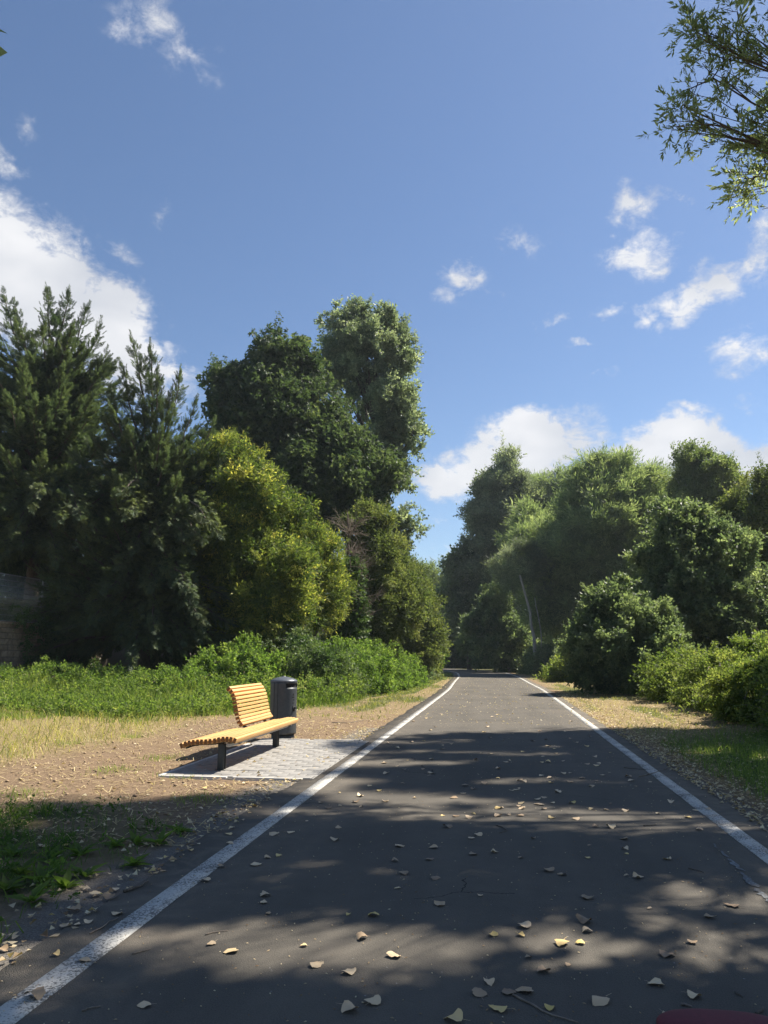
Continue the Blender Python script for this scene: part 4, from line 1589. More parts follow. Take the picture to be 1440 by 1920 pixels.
def willow():
    r = np.random.default_rng(40)
    base = (8.4, 11.0)
    root = empty('willow_tree', (*base, 0), 'willow with narrow leaves hanging into the upper corner of the sky', 'tree')
    t = MB()
    tp = np.array([7.2, 11.2, 9.5])
    b0 = np.array([*base, -.1])
    s_ = np.linspace(0, 1, 9)[:, None]
    tk = b0 * (1 - s_) + tp * s_ + r.normal(0, .06, (9, 3)) * s_
    t.tube(tk, .3 * (1.1 - .8 * s_[:, 0]), 10)
    P_all, A_all, Tt = [], [], []
    for q, L_ in enumerate(willow_lobes):
        c_, rr = np.array(L_[:3]), np.array(L_[3:6])
        st_ = tk[5 if q < len(VIS) else 4 + (q % 4)]
        s2 = np.linspace(0, 1, 8)[:, None]
        main = st_ * (1 - s2) + c_ * s2 + np.array([0, 0, 1]) * np.sin(s2 * math.pi) * .5 + r.normal(0, .05, (8, 3)) * s2
        t.tube(main, .034 * (1 - .85 * s2[:, 0]) + .005, 6, cap=False)
        nb = 9 if q < len(VIS) else 26
        for k in range(nb):
            i0 = r.integers(3, 8)
            p0 = main[i0]
            d = unit(r.normal(size=3) + unit(c_ - st_) * .8)
            e = c_ + d * rr * r.uniform(.6, 1.0)
            s3 = np.linspace(0, 1, 6)[:, None]
            bp_ = p0 * (1 - s3) + e * s3 + r.normal(0, .05, (6, 3)) * s3
            bp_[:, 2] -= (s3[:, 0] ** 2) * .15
            t.tube(bp_, .013 * (1 - .75 * s3[:, 0]) + .002, 4, cap=False)
            for kk in range(8 if q < len(VIS) else 13):
                u_ = r.uniform(.25, 1)
                k0_ = u_ * 5
                ii = min(int(k0_), 4)
                q0 = bp_[ii] * (1 - (k0_ - ii)) + bp_[ii + 1] * (k0_ - ii)
                ax = unit(unit(e - p0) * .6 + r.normal(0, .7, 3))
                ln = r.uniform(.15, .45)
                q1 = q0 + ax * ln + np.array([0, 0, -.05])
                if q < len(VIS):
                    t.tube(np.array([q0, (q0 + q1) / 2 + np.array([0, 0, .02]), q1]), np.array([.004, .003, .002]), 3, cap=False)
                m_ = 2
                for j_ in range(m_):
                    P_all.append(q0 * (1 - (j_ + 1) / m_) + q1 * ((j_ + 1) / m_))
                    A_all.append(ax + r.normal(0, .3, 3))
                    Tt.append(.4 + r.normal(0, .15))
    P_, A_, Tt = np.array(P_all), unit(np.array(A_all)), np.array(Tt)
    nvis = len(VIS) * 9 * 8 * 2
    big = np.where(np.arange(len(P_)) < nvis, .19, .42) * r.uniform(.75, 1.2, len(P_))
    s_ = shadow_xy(P_)
    keep = np.ones(len(P_), bool)
    for (x_, y_, rx_, ry_) in GAPS:
        keep &= (np.hypot((s_[:, 0] - x_) / rx_, (s_[:, 1] - y_) / ry_) > 1) | (np.arange(len(P_)) < nvis)
    foliage('crown', 'willow_near', P_[keep], A_[keep], big[keep], Tt[keep], 'willow_near', root, r)
    t.build('trunk', M['bark'], root, smooth=True)


willow()
plant('poplar_tree', 'tall poplar beyond the edge of the view that shades the path', 'tree', (13.2, 20.0),
      [(13.4, 20.6, 14, 2.4, 2.4, 2.0), (12.6, 20.4, 17, 3.4, 3.2, 3.2), (13.0, 19.6, 21, 3.0, 3.0, 2.8), (13.2, 20, 24.2, 2.2, 2.2, 2.2), (11.6, 18.2, 16, 1.8, 2.2, 2.4), (14.4, 21.6, 18, 2.4, 2.2, 3.0)],
      10500, 'broad', .58, 'poplar', tr=.4, clump=1.1, seed=41, gaps=GAPS)
plant('poplar_tree', 'poplar beside the camera that shades the near asphalt', 'tree', (8.8, 5.2),
      [(8.4, 5.2, 9.5, 2.4, 2.6, 2.4), (7.8, 5.8, 12.2, 2.6, 2.6, 2.4), (8.6, 4.2, 14.6, 2.6, 2.6, 2.4), (6.8, 6.4, 9.2, 1.8, 2.0, 1.8), (7.8, 7.4, 13.5, 2.2, 2.0, 2.0), (9.4, 7.2, 17.0, 2.2, 2.4, 2.0)],
      8500, 'broad', .62, 'poplar', tr=.35, clump=.95, seed=42, gaps=GAPS)

# ------------------------------------------------------------------ stone wall and fence at the far left
wall = empty('stone_wall', (-16.75, 30, 0), 'old sandstone block wall in the shade under the conifers', 'wall')
b = MB()
b.box((-16.90, 33, 1.25), (.40, 24, 2.5))
b.build('core', M['mortar'], wall)
b = MB()
b.box((-16.88, 33, 2.53), (.56, 24.2, .07))
b.build('coping', M['stone'], wall, bevel=.01)
wr = np.random.default_rng(3)
z = .02
crs = 0
while z < 2.42:
    hgt = [.20, .17, .23, .18, .21][crs % 5]
    y = 22.4 + (crs % 2) * .22
    while y < 31.6:
        ln = wr.uniform(.30, .62)
        if z + hgt > .55:
            s_ = MB()
            s_.box((-16.70 + wr.uniform(-.012, .018), y + ln / 2, z + hgt / 2), (.09, ln - .025, hgt - .024), Matrix.Rotation(wr.normal(0, .012), 3, 'X'))
            s_.build('stone', M['stone'], wall, bevel=.012)
        y += ln
    z += hgt
    crs += 1
fence = empty('mesh_fence', (-16.9, 26, 2.56), 'grey wire mesh fence on top of the stone wall', 'fence')
for yp in (21.0, 24.05, 27.0, 30.0, 33.0):
    b = MB()
    b.box((-16.9, yp, 3.42), (.06, .06, 1.76))
    b.box((-16.9, yp, 4.31), (.066, .066, .02))
    b.build('post', M['wire'], fence, bevel=.003)
for ya, yb in ((21.05, 24.0), (24.1, 26.95), (27.05, 29.95), (30.05, 32.95)):
    b = MB()
    for y in np.arange(ya, yb, .055):
        b.box((-16.86, y, 3.42), (.007, .007, 1.66))
    for zq in np.arange(2.62, 4.26, .20):
        b.box((-16.850, (ya + yb) / 2, zq), (.009, yb - ya, .012))
        b.box((-16.872, (ya + yb) / 2, zq), (.009, yb - ya, .012))
    b.build('wire_panel', M['wire'], fence)
r = np.random.default_rng(51)
iv = empty('ivy', (-16.6, 26.6, 0), 'ivy creeping over the stone wall and up the fence', 'ivy')
n_ = 1500
yy = r.normal(28.2, 1.5, n_)
zz_ = np.clip(r.normal(2.2, .75, n_), .3, 4.0)
keep = (fbm(yy * .8, zz_ * .8, 5) > .50) & ((yy > 26.2) | (zz_ > 2.45) | (np.abs(yy - 25.6) < .18))
P_ = np.stack([-16.58 + r.uniform(0, .22, n_), yy, zz_], -1)[keep]
foliage('leaves', 'ivy', P_, unit(r.normal(0, .5, P_.shape) + np.array([.8, 0, -.4])), .36 * r.uniform(.7, 1.2, len(P_)), .4 + r.normal(0, .15, len(P_)), 'ivy', iv, r)

# ------------------------------------------------------------------ bramble mounds
def mound(name, label, x, y, rx, ry, h, n_, mat, seed, sc=.34, proto='bramble', cat='bush', tint0=.45, group=None, clump=.45):
    r = np.random.default_rng(seed)
    lob = []
    for q in range(11):
        a_ = r.uniform(0, 2 * math.pi)
        k = 0 if q == 0 else r.uniform(.25, .95)
        hh = h * (1 if q == 0 else r.uniform(.30, .95) * (1.08 - .35 * k))
        w_ = r.uniform(.28, .55) if q else .6
        lob.append((x + math.cos(a_) * rx * k, y + math.sin(a_) * ry * k, hh * .45, rx * w_, ry * w_, hh * .52))
    root = empty(name, (x, y, 0), label, cat, group)
    P_, d, cn, ct = crown_points(lob, n_, clump, r, zmin=.05)
    A_ = unit(d + cn * .3 + r.normal(0, .5, d.shape) + np.array([0, 0, .25]))
    t = MB()
    # arching shoots that stick out of the heap
    sp_, sa_, ss_ = [], [], []
    for q in range(int(40 + 24 * rx * ry)):
        i0 = r.integers(0, len(P_))
        p0 = P_[i0]
        dr = unit(d[i0] * np.array([1, 1, .4]) + np.array([0, 0, r.uniform(.2, 1.0)]) + r.normal(0, .3, 3))
        ln = r.uniform(.2, 1.0) * min(1.25, h * .65)
        e0 = np.linspace(0, 1, 7)[:, None]
        pth = p0 + dr * ln * e0 - np.array([0, 0, 1]) * e0 ** 2 * ln * .5
        t.tube(pth, np.linspace(.006, .003, 7), 3, cap=False)
        for e in range(2, 7):
            sp_.append(pth[e])
            sa_.append(unit(pth[e] - pth[e - 1]) + r.normal(0, .35, 3))
            ss_.append(sc * r.uniform(.5, .95))
    foliage('foliage', proto, np.vstack([P_, sp_]), np.vstack([A_, unit(np.array(sa_))]), np.concatenate([sc * r.uniform(.6, 1.25, len(P_)), ss_]),
            np.concatenate([tint0 + ct + r.normal(0, .1, len(P_)), np.full(len(sp_), tint0 + .12)]), mat, root, r)
    for q in range(26):
        a_ = r.uniform(0, 2 * math.pi)
        rr = r.uniform(.3, 1.0)
        e = np.array([x + math.cos(a_) * rx * rr, y + math.sin(a_) * ry * rr, h * r.uniform(.3, .75)])
        st_ = np.array([x + math.cos(a_) * rx * rr * .3, y + math.sin(a_) * ry * rr * .3, -.05])
        s2 = np.linspace(0, 1, 6)[:, None]
        pth = st_ * (1 - s2) + e * s2 + np.array([0, 0, 1]) * np.sin(s2 * math.pi) * h * .35
        t.tube(pth, .008, 4, cap=False)
    t.build('stems', M['twig'], root)['kind'] = 'stuff'
    return root


for q, (x, y, rx, ry, h, n_, lab, mat, tt) in enumerate([
    (-15.6, 22.6, 1.5, 1.2, 1.05, 700, 'leafy bramble below the wall at the left edge of the view', 'bramble', .55),
    (-13.6, 23.0, 1.6, 1.3, 1.1, 800, 'bramble mound standing in front of the stone wall', 'bramble', .55),
    (-11.9, 23.0, 1.5, 1.3, 1.0, 700, 'bramble under the drooping conifer branches', 'bramble', .5),
    (-9.6, 23.6, 1.5, 1.4, 1.1, 800, 'dark bramble left of the bench back, below the slanting conifer', 'bramble', .42),
    (-8.2, 25.0, 1.6, 1.5, 1.8, 1100, 'green bramble heap below the yellowing tree', 'bramble', .50),
    (-6.7, 26.4, 1.5, 1.6, 2.0, 1200, 'tall dark bramble heap behind the litter bin', 'ivy', .55),
    (-5.9, 29.0, 1.4, 1.8, 1.8, 1100, 'bramble heap at the foot of the bare-twigged tree', 'bramble', .50),
    (-5.3, 32.6, 1.3, 2.0, 1.9, 1000, 'bramble below the olive-green thorn tree', 'bramble', .45),
    (-5.0, 37.0, 1.2, 2.2, 1.7, 900, 'low bramble between the thorn tree and the rounded bush tree', 'bramble', .42),
    (-5.0, 42.5, 1.1, 2.4, 1.6, 800, 'sunlit low bush at the verge before the bend', 'olive', .52),
    (-5.2, 49.5, 1.1, 2.8, 1.8, 800, 'last low bush on the left verge where the path bends', 'olive', .55),
    (6.1, 15.2, 1.35, 1.4, 1.45, 1500, 'nearest bramble thicket at the right edge of the view', 'bramble_lit', .42),
    (5.8, 18.2, 1.25, 1.6, 1.35, 1500, 'bright bramble thicket second from the right edge', 'bramble_lit', .50),
    (7.8, 19.6, 1.7, 1.8, 2.2, 1400, 'tall bramble behind the bright thicket at the right', 'bramble_lit', .50),
    (5.9, 22.0, 1.15, 1.9, 1.55, 1300, 'yellow-green bramble in the middle of the right thicket', 'bramble_lit', .48),
    (7.6, 24.0, 1.5, 2.0, 1.9, 1100, 'bramble heap behind the middle of the right thicket', 'bramble_lit', .45),
    (6.0, 26.6, 1.1, 2.0, 1.35, 1000, 'low bramble tongue reaching towards the path before the dark shrub', 'bramble_lit', .40),
    (5.4, 30.6, .7, 1.2, .8, 400, 'small dry-tipped bramble at the foot of the dark shrub', 'olive', .5),
    (4.6, 46.0, 1.2, 2.6, 1.7, 800, 'sunlit bramble on the right verge beyond the dark shrub', 'bramble_lit', .45),
    (5.2, 52.0, 1.6, 2.4, 2.4, 900, 'shaded bramble at the foot of the leaning trunks', 'darkgreen', .5),
    (3.6, 62.0, 1.5, 2.6, 2.0, 700, 'low undergrowth right of the bend', 'darkgreen', .5),
    (2.4, 71.0, 1.8, 2.6, 2.0, 700, 'undergrowth below the silvery aspen', 'darkgreen', .55),
    (7.2, 40.0, 1.8, 2.6, 2.2, 900, 'dark undergrowth beside the dark shrub', 'darkgreen', .45),
    (8.6, 57.0, 3.0, 3.2, 4.2, 1200, 'dark thicket under the broadest willow', 'darkgreen', .42),
    (13.5, 50.0, 3.4, 3.2, 4.6, 1300, 'dark thicket under the open-crowned tree', 'darkgreen', .40),
    (-6.2, 45.0, 1.5, 3.0, 2.8, 900, 'dark thicket behind the rounded bush tree', 'darkgreen', .42),
    (-9.5, 30.5, 2.2, 2.0, 3.0, 1000, 'dark thicket under the yellowing tree', 'darkgreen', .42),
    (-12.0, 33.0, 3.0, 2.4, 5.0, 1100, 'dark hedge behind the conifers', 'darkgreen', .35),
    (-8.0, 38.0, 2.6, 2.6, 4.0, 1100, 'dark thicket at the foot of the chestnut and poplar', 'darkgreen', .40),
    (9.0, 86.0, 4.5, 3.5, 7.5, 1100, 'dark thicket behind the rounded green willow', 'darkgreen', .40),
    (2.5, 90.0, 4.5, 3.5, 7.0, 1000, 'dark thicket behind the silvery aspen', 'darkgreen', .36),
    (14.0, 72.0, 4.0, 3.5, 6.5, 1000, 'dark thicket behind the broadest willow', 'darkgreen', .40),
    (20.0, 60.0, 4.0, 3.5, 6.0, 1000, 'dark thicket behind the open-crowned tree', 'darkgreen', .40),
    (10.5, 33.0, 2.4, 2.0, 3.0, 800, 'dark thicket under the glossy-leaved tree', 'darkgreen', .40),
    (13.5, 38.0, 3.0, 2.4, 4.5, 900, 'dark thicket under the olive-green tree at the right', 'darkgreen', .40),
    (5.0, 77.0, 2.6, 2.6, 5.5, 900, 'dark thicket behind the leaning trunks', 'darkgreen', .38),
    (-20.8, 31.0, 3.2, 2.6, 6.8, 1800, 'dark hedge just behind the wire fence', 'darkgreen', .30),
    (-20.5, 34.0, 3.0, 2.6, 6.0, 1100, 'dark hedge behind the stone wall', 'darkgreen', .35),
]):
    far_ = y > 44
    mound('bramble_bush', lab, x, y, rx, ry, h, int(n_ * (1.7 if y < 25 else 1.2)), mat, 200 + q, sc=.80 if h > 4 else (.27 if y < 24 else .38) if not far_ else .70, tint0=tt, clump=.26 if y < 25 else .42)


# ------------------------------------------------------------------ grass and small herbs
def blades(name, label, P_, h, w, mat, tint, seed, lean=.35, cat='grass'):
    r = np.random.default_rng(seed)
    n_ = len(P_)
    a_ = r.uniform(0, 2 * math.pi, n_)
    side = np.stack([np.cos(a_), np.sin(a_), np.zeros(n_)], -1) * (w * .5)[:, None]
    b_ = r.uniform(0, 2 * math.pi, n_)
    ld = np.stack([np.cos(b_), np.sin(b_), np.zeros(n_)], -1)
    k = (lean * r.uniform(.2, 1.6, n_) * h)[:, None]
    up = np.array([0, 0, 1.0])
    mid = P_ + up * (h * .55)[:, None] + ld * k * .3
    tip = P_ + up * (h * r.uniform(.75, 1.0, n_))[:, None] + ld * k
    V_ = np.stack([P_ - side, P_ + side, mid + side * .8, mid - side * .8, tip], 1).reshape(-1, 3)
    i0 = np.arange(n_) * 5
    T_ = np.concatenate([np.stack([i0, i0 + 1, i0 + 2], -1), np.stack([i0, i0 + 2, i0 + 3], -1), np.stack([i0 + 3, i0 + 2, i0 + 4], -1)])
    o_ = mesh_np(name, V_, T_, M[mat], None, np.repeat(np.clip(tint, 0, 1), 5))
    return tag(o_, label, cat, kind='stuff')


def area(n_, x0, x1, y0, y1, seed, fn):
    r = np.random.default_rng(seed)
    # denser towards the camera
    x = r.uniform(x0, x1, n_)
    y = y0 + (y1 - y0) * r.uniform(0, 1, n_) ** 1.5
    p = fn(x, y)
    k = r.uniform(0, 1, n_) < p
    x, y = x[k], y[k]
    return np.stack([x, y, ground_h(x, y) - .01], -1), r


def off_hard(x, y, m=.0):
    dx = x - cx_at(y)
    return (np.abs(dx) > 2.36 + m) & ~((x > PAD[0] - .02) & (x < PAD[1] + .1) & (y > PAD[2] - .02) & (y < PAD[3] + .02))


def f_tall(x, y):
    fy = np.interp(x, [-20, -11.6, -8.2, -6.7, -5.0, -3.9], [17.6, 17.3, 17.0, 18.8, 22.1, 30])
    return smooth(-1.6, 1.4, y - fy + (fbm(x * .9, y * .6, 21) - .5) * 4) * (x < -3.6) * (.35 + .65 * smooth(.35, .6, fbm(x * .8, y * .8, 71)))


P_, r = area(60000, -19, -3.6, 15.8, 27, 61, f_tall)
fyp = np.interp(P_[:, 0], [-20, -11.6, -8.2, -6.7, -5.0, -3.9], [17.6, 17.3, 17.0, 18.8, 22.1, 30])
h = r.uniform(.25, .75, len(P_)) * (.35 + 1.3 * fbm(P_[:, 0] * .9, P_[:, 1] * .9, 72)) * (.22 + .78 * smooth(-1, 4.0, P_[:, 1] - fyp + 3 * (fbm(P_[:, 0] * .6, P_[:, 1] * .3, 77) - .5)))
blades('tall_grass', 'tall lush green grass and nettles behind the bench', P_, h, r.uniform(.010, .026, len(P_)), 'grass', .42 + r.normal(0, .16, len(P_)) + .9 * (fbm(P_[:, 0] * .7, P_[:, 1] * .7, 73) - .5), 62)
# broad-leaved herbs in the green band
P2, r = area(7000, -18, -3.7, 17.2, 26, 63, f_tall)
P2[:, 2] += r.uniform(.10, .75, len(P2)) * (.2 + .8 * smooth(18, 23, P2[:, 1] + 3 * (fbm(P2[:, 0] * .6, P2[:, 1] * .3, 77) - .5)))
tag(foliage('herbs', 'bramble', P2, unit(r.normal(0, .4, P2.shape) + np.array([0, -.2, 1])), r.uniform(.16, .34, len(P2)), .45 + r.normal(0, .15, len(P2)), 'grass', None, r), 'broad-leaved green herbs growing through the tall grass', 'weeds', kind='stuff')


def f_dry(x, y):
    g, gn, dr = zones(x, y)
    return np.clip(dr * smooth(-5.8, -7.2, x) + .25 * dr * smooth(14.5, 16, y), 0, 1) * (x < -3) * (1 - .6 * gn)


P_, r = area(15000, -13, -3, 8.2, 20, 64, f_dry)
h = r.uniform(.06, .22, len(P_)) * (.4 + .9 * smooth(-5.2, -7.0, P_[:, 0]))
blades('dry_grass', 'straw-coloured dry grass at the left beyond the bare soil', P_, h, r.uniform(.006, .012, len(P_)), 'grass_dry', .34 + r.normal(0, .24, len(P_)), 65, 1.1)


def f_vl(x, y):
    g, gn, dr = zones(x, y)
    return np.clip(gn * .9 + dr * .35, 0, 1) * off_hard(x, y, .15) * (x > -6.5) * (y > 15)


P_, r = area(24000, -6.5, -2.2, 15.5, 62, 66, f_vl)
blades('verge_grass', 'short patchy grass on the left verge beyond the bench', P_, r.uniform(.04, .13, len(P_)), r.uniform(.010, .022, len(P_)), 'grass_dry', .18 + r.normal(0, .22, len(P_)), 67, .6)


def f_vr(x, y):
    g, gn, dr = zones(x, y)
    return np.clip(gn * .95 + .12, 0, 1) * off_hard(x, y, .25)


P_, r = area(30000, 2.5, 6.0, 6.0, 17, 68, f_vr)
blades('verge_grass', 'short green grass on the right verge beside the bramble thicket', P_, r.uniform(.05, .16, len(P_)), r.uniform(.005, .010, len(P_)), 'grass', .45 + r.normal(0, .2, len(P_)), 69, .6)
P_, r = area(20000, 2.0, 6.5, 16, 64, 70, f_vr)
blades('verge_grass', 'thin dry grass along the far right verge', P_, r.uniform(.04, .12, len(P_)), r.uniform(.009, .02, len(P_)), 'grass_dry', .25 + r.normal(0, .25, len(P_)), 71, .7)


def f_weed(x, y):
    n2_ = fbm(x * 2.5, y * 2.0, 31) - .5
    return smooth(1.2, .7, np.hypot((x + 4.0) / 1.6, (y - 5.2) / 2.0) + n2_ * .9) * off_hard(x, y, .15) * (.15 + .85 * smooth(.40, .62, fbm(x * 2.6, y * 2.6, 75)))


P_, r = area(11000, -6, -2.4, 3.0, 7.6, 72, f_weed)
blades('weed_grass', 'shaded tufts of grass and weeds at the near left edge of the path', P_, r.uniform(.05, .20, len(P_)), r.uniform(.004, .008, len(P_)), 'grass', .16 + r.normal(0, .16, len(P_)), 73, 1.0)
P3, r = area(900, -6, -2.4, 3.0, 7.6, 78, f_weed)
P3[:, 2] += r.uniform(.01, .07, len(P3))
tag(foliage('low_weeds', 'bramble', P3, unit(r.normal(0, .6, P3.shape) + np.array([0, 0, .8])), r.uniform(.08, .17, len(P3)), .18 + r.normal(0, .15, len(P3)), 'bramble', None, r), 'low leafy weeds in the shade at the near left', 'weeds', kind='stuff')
# sparse tufts on the bare soil
r = np.random.default_rng(74)
tc_ = np.array([gr(210, 1445), gr(300, 1420), gr(380, 1500), gr(40, 1490), gr(350, 1455), gr(130, 1395), gr(60, 1520), gr(250, 1380)])
P_ = np.vstack([c_ + np.column_stack([r.normal(0, .16, (160, 2)), np.zeros(160)]) for c_ in tc_])
P_[:, 2] = ground_h(P_[:, 0], P_[:, 1]) - .005
blades('soil_tufts', 'sparse small grass tufts on the bare soil before the bench', P_, r.uniform(.03, .10, len(P_)), r.uniform(.004, .008, len(P_)), 'grass', .65 + r.normal(0, .2, len(P_)), 75, .9)

# rosette weeds at the near left
r = np.random.default_rng(76)
ros = [gr(x, y) for x, y in [(92, 1612), (150, 1600), (215, 1585), (255, 1582), (300, 1580), (40, 1640), (10, 1670), (75, 1650), (160, 1640), (250, 1620), (20, 1600), (125, 1660), (335, 1560), (60, 1690)]]
for q, c_ in enumerate(ros):
    n_ = r.integers(9, 15)
    V0, T0 = leaf_shape(1, .34, .3)
    Vs, Ts, k = [], [], 0
    root_c = np.array([c_[0], c_[1], float(ground_h(np.array([c_[0]]), np.array([c_[1]]))[0])])
    for e in range(n_):
        a_ = r.uniform(0, 2 * math.pi)
        el_ = r.uniform(.15, .9)
        Mx = rot_from(np.array([[math.cos(a_) * math.cos(el_), math.sin(a_) * math.cos(el_), math.sin(el_)]]), np.array([r.normal(0, .25)]))[0]
        Vs.append(V0 * r.uniform(.09, .19) @ Mx.T + root_c)
        Ts.append(T0 + k)
        k += len(V0)
    V_ = np.vstack(Vs)
    o = mesh_np('weed_plant', V_, np.vstack(Ts), M['grass' if q not in (5, 6) else 'bramble_lit'], None, np.full(len(V_), .25 + .05 * (q % 5)))
    tag(o, 'bright young broad-leaved weed at the left edge of the shaded grass' if q in (5, 6) else 'broad-leaved dark green weed rosette in the shaded grass at the near left', 'weed', 'weed rosettes in the near left grass')

# ------------------------------------------------------------------ soil crumbs, straw, leaf litter
r = np.random.default_rng(81)
n_ = 3400
x = r.uniform(-7.5, -2.4, n_)
y = 6 + 11 * r.uniform(0, 1, n_) ** 1.3
k = off_hard(x, y, .0)
x, y = x[k], y[k]
n_ = len(x)
OV = np.array([[1, 0, 0], [-1, 0, 0], [0, 1, 0], [0, -1, 0], [0, 0, 1], [0, 0, -1.0]])
OT = np.array([[0, 2, 4], [2, 1, 4], [1, 3, 4], [3, 0, 4], [2, 0, 5], [1, 2, 5], [3, 1, 5], [0, 3, 5]])
sz = np.minimum(.004 + r.exponential(.006, n_), .03)
V_ = (OV[None] * r.uniform(.55, 1.2, (n_, 6, 1)) * sz[:, None, None]) * np.array([1, 1, .7])
an = r.uniform(0, 6.28, n_)
c_, s_ = np.cos(an)[:, None], np.sin(an)[:, None]
V_ = np.stack([V_[..., 0] * c_ - V_[..., 1] * s_, V_[..., 0] * s_ + V_[..., 1] * c_, V_[..., 2]], -1) + np.stack([x, y, ground_h(x, y) + sz * .3], -1)[:, None]
o = mesh_np('soil_crumbs', V_.reshape(-1, 3), (OT[None] + (np.arange(n_) * 6)[:, None, None]).reshape(-1, 3), M['clod'])
tag(o, 'loose crumbs and clods of brown soil around the paved pad', 'soil', kind='stuff')
r = np.random.default_rng(85)
n_ = 2600
x = r.uniform(-2.25, 2.2, n_)
y = 3.0 + 22 * r.uniform(0, 1, n_) ** 1.6
an = r.uniform(0, 6.28, n_)
ln = r.uniform(.004, .022, n_)
wd = r.uniform(.0015, .005, n_)
dd = np.stack([np.cos(an), np.sin(an), r.uniform(0, .3, n_)], -1) * ln[:, None]
sd = np.stack([-np.sin(an), np.cos(an), np.zeros(n_)], -1) * wd[:, None]
cc = np.stack([x, y, np.full(n_, .0045)], -1)
V_ = np.stack([cc - dd * .5, cc + sd, cc + dd * .5, cc - sd, cc + np.array([0, 0, .004])], 1)
V_[..., 2] = np.maximum(V_[..., 2], .0035)
T5 = np.array([[0, 3, 4], [3, 2, 4], [2, 1, 4], [1, 0, 4]])
o = mesh_np('path_crumbs', V_.reshape(-1, 3), (T5[None] + (np.arange(n_) * 5)[:, None, None]).reshape(-1, 3), M['litter'], None, np.repeat(np.clip(r.normal(.3, .4, n_), 0, 1), 5))
tag(o, 'tiny bits of bark, seed and grit strewn over the asphalt', 'debris', kind='stuff')
# straw bits
r = np.random.default_rng(82)
n_ = 8000
x = np.concatenate([r.uniform(-9, -2.4, n_), r.uniform(2.3, 5, 2500)])
y = np.concatenate([6 + 14 * r.uniform(0, 1, n_) ** 1.2, r.uniform(6, 26, 2500)])
k = off_hard(x, y, .0)
x, y = x[k], y[k]
n_ = len(x)
an = r.uniform(0, 6.28, n_)
ln = r.uniform(.03, .16, n_)
wd = r.uniform(.002, .005, n_)
d = np.stack([np.cos(an), np.sin(an), r.normal(0, .15, n_)], -1) * ln[:, None] * .5
s_ = np.stack([-np.sin(an), np.cos(an), np.zeros(n_)], -1) * wd[:, None]
c_ = np.stack([x, y, ground_h(x, y) + .014], -1)
V_ = np.stack([c_ - d - s_, c_ - d + s_, c_ + d + s_, c_ + d - s_], 1).reshape(-1, 3)
o = mesh_np('straw', V_, (np.arange(n_) * 4)[:, None] + np.array([0, 1, 2, 3]), M['straw'], None, np.repeat(r.uniform(0, 1, n_), 4))
tag(o, 'scattered bits of straw on the soil and verges', 'straw', kind='stuff')
# leaf litter on verges and the farther leaves on the asphalt
r = np.random.default_rng(83)
xs_, ys_ = [], []
x = 2.2 + r.exponential(.38, 5200)
y = 4 + 26 * r.uniform(0, 1, 5200) ** 1.2
xs_.append(x); ys_.append(y)
x = r.uniform(2.3, 4.8, 2200)
y = r.uniform(8, 34, 2200)
xs_.append(x); ys_.append(y)
x = r.uniform(-6, -2.3, 2200)
y = 14 + 40 * r.uniform(0, 1, 2200)
xs_.append(x); ys_.append(y)
x = -2.3 - r.exponential(.5, 1100)
y = r.uniform(3, 16, 1100)
xs_.append(x); ys_.append(y)
x = r.uniform(-8, -2.4, 800)
y = r.uniform(6.5, 18, 800)
xs_.append(x); ys_.append(y)
x = r.uniform(-2.2, 2.2, 900)
y = 17 + 36 * r.uniform(0, 1, 900) ** 1.2
xs_.append(x); ys_.append(y)
x = np.concatenate(xs_)
y = np.concatenate(ys_)
pd = (x > PAD[0]) & (x < PAD[1]) & (y > PAD[2]) & (y < PAD[3]) & (r.uniform(0, 1, len(x)) > .15)
x, y = x[~pd], y[~pd]
n_ = len(x)
onroad = np.abs(x - cx_at(y)) < 2.25
inpad = (x > PAD[0]) & (x < PAD[1] + .05) & (y > PAD[2]) & (y < PAD[3])
z = np.where(onroad, .006, np.where(inpad, .014, ground_h(x, y) + .02))
LV, LT = leaf_shape(1, .8, .35)
sz = r.uniform(.025, .062, n_)
d = np.stack([r.normal(size=n_), r.normal(size=n_), r.normal(0, .15, n_)], -1)
Mx = rot_from(d, r.normal(0, .35, n_) + np.where(r.uniform(0, 1, n_) < .5, 0, math.pi))
V_ = np.einsum('nij,vj->nvi', Mx, LV) * sz[:, None, None] + np.stack([x, y, z], -1)[:, None]
V_[..., 2] = np.maximum(V_[..., 2], (z - .004)[:, None])
o = mesh_np('leaf_litter', V_.reshape(-1, 3), (LT[None] + (np.arange(n_) * 5)[:, None, None]).reshape(-1, 3), M['litter'], None, np.repeat(np.clip(.55 + r.normal(0, .3, n_), 0, 1), 5))
tag(o, 'dry leaf litter along the verges and far down the path', 'leaf litter', kind='stuff')


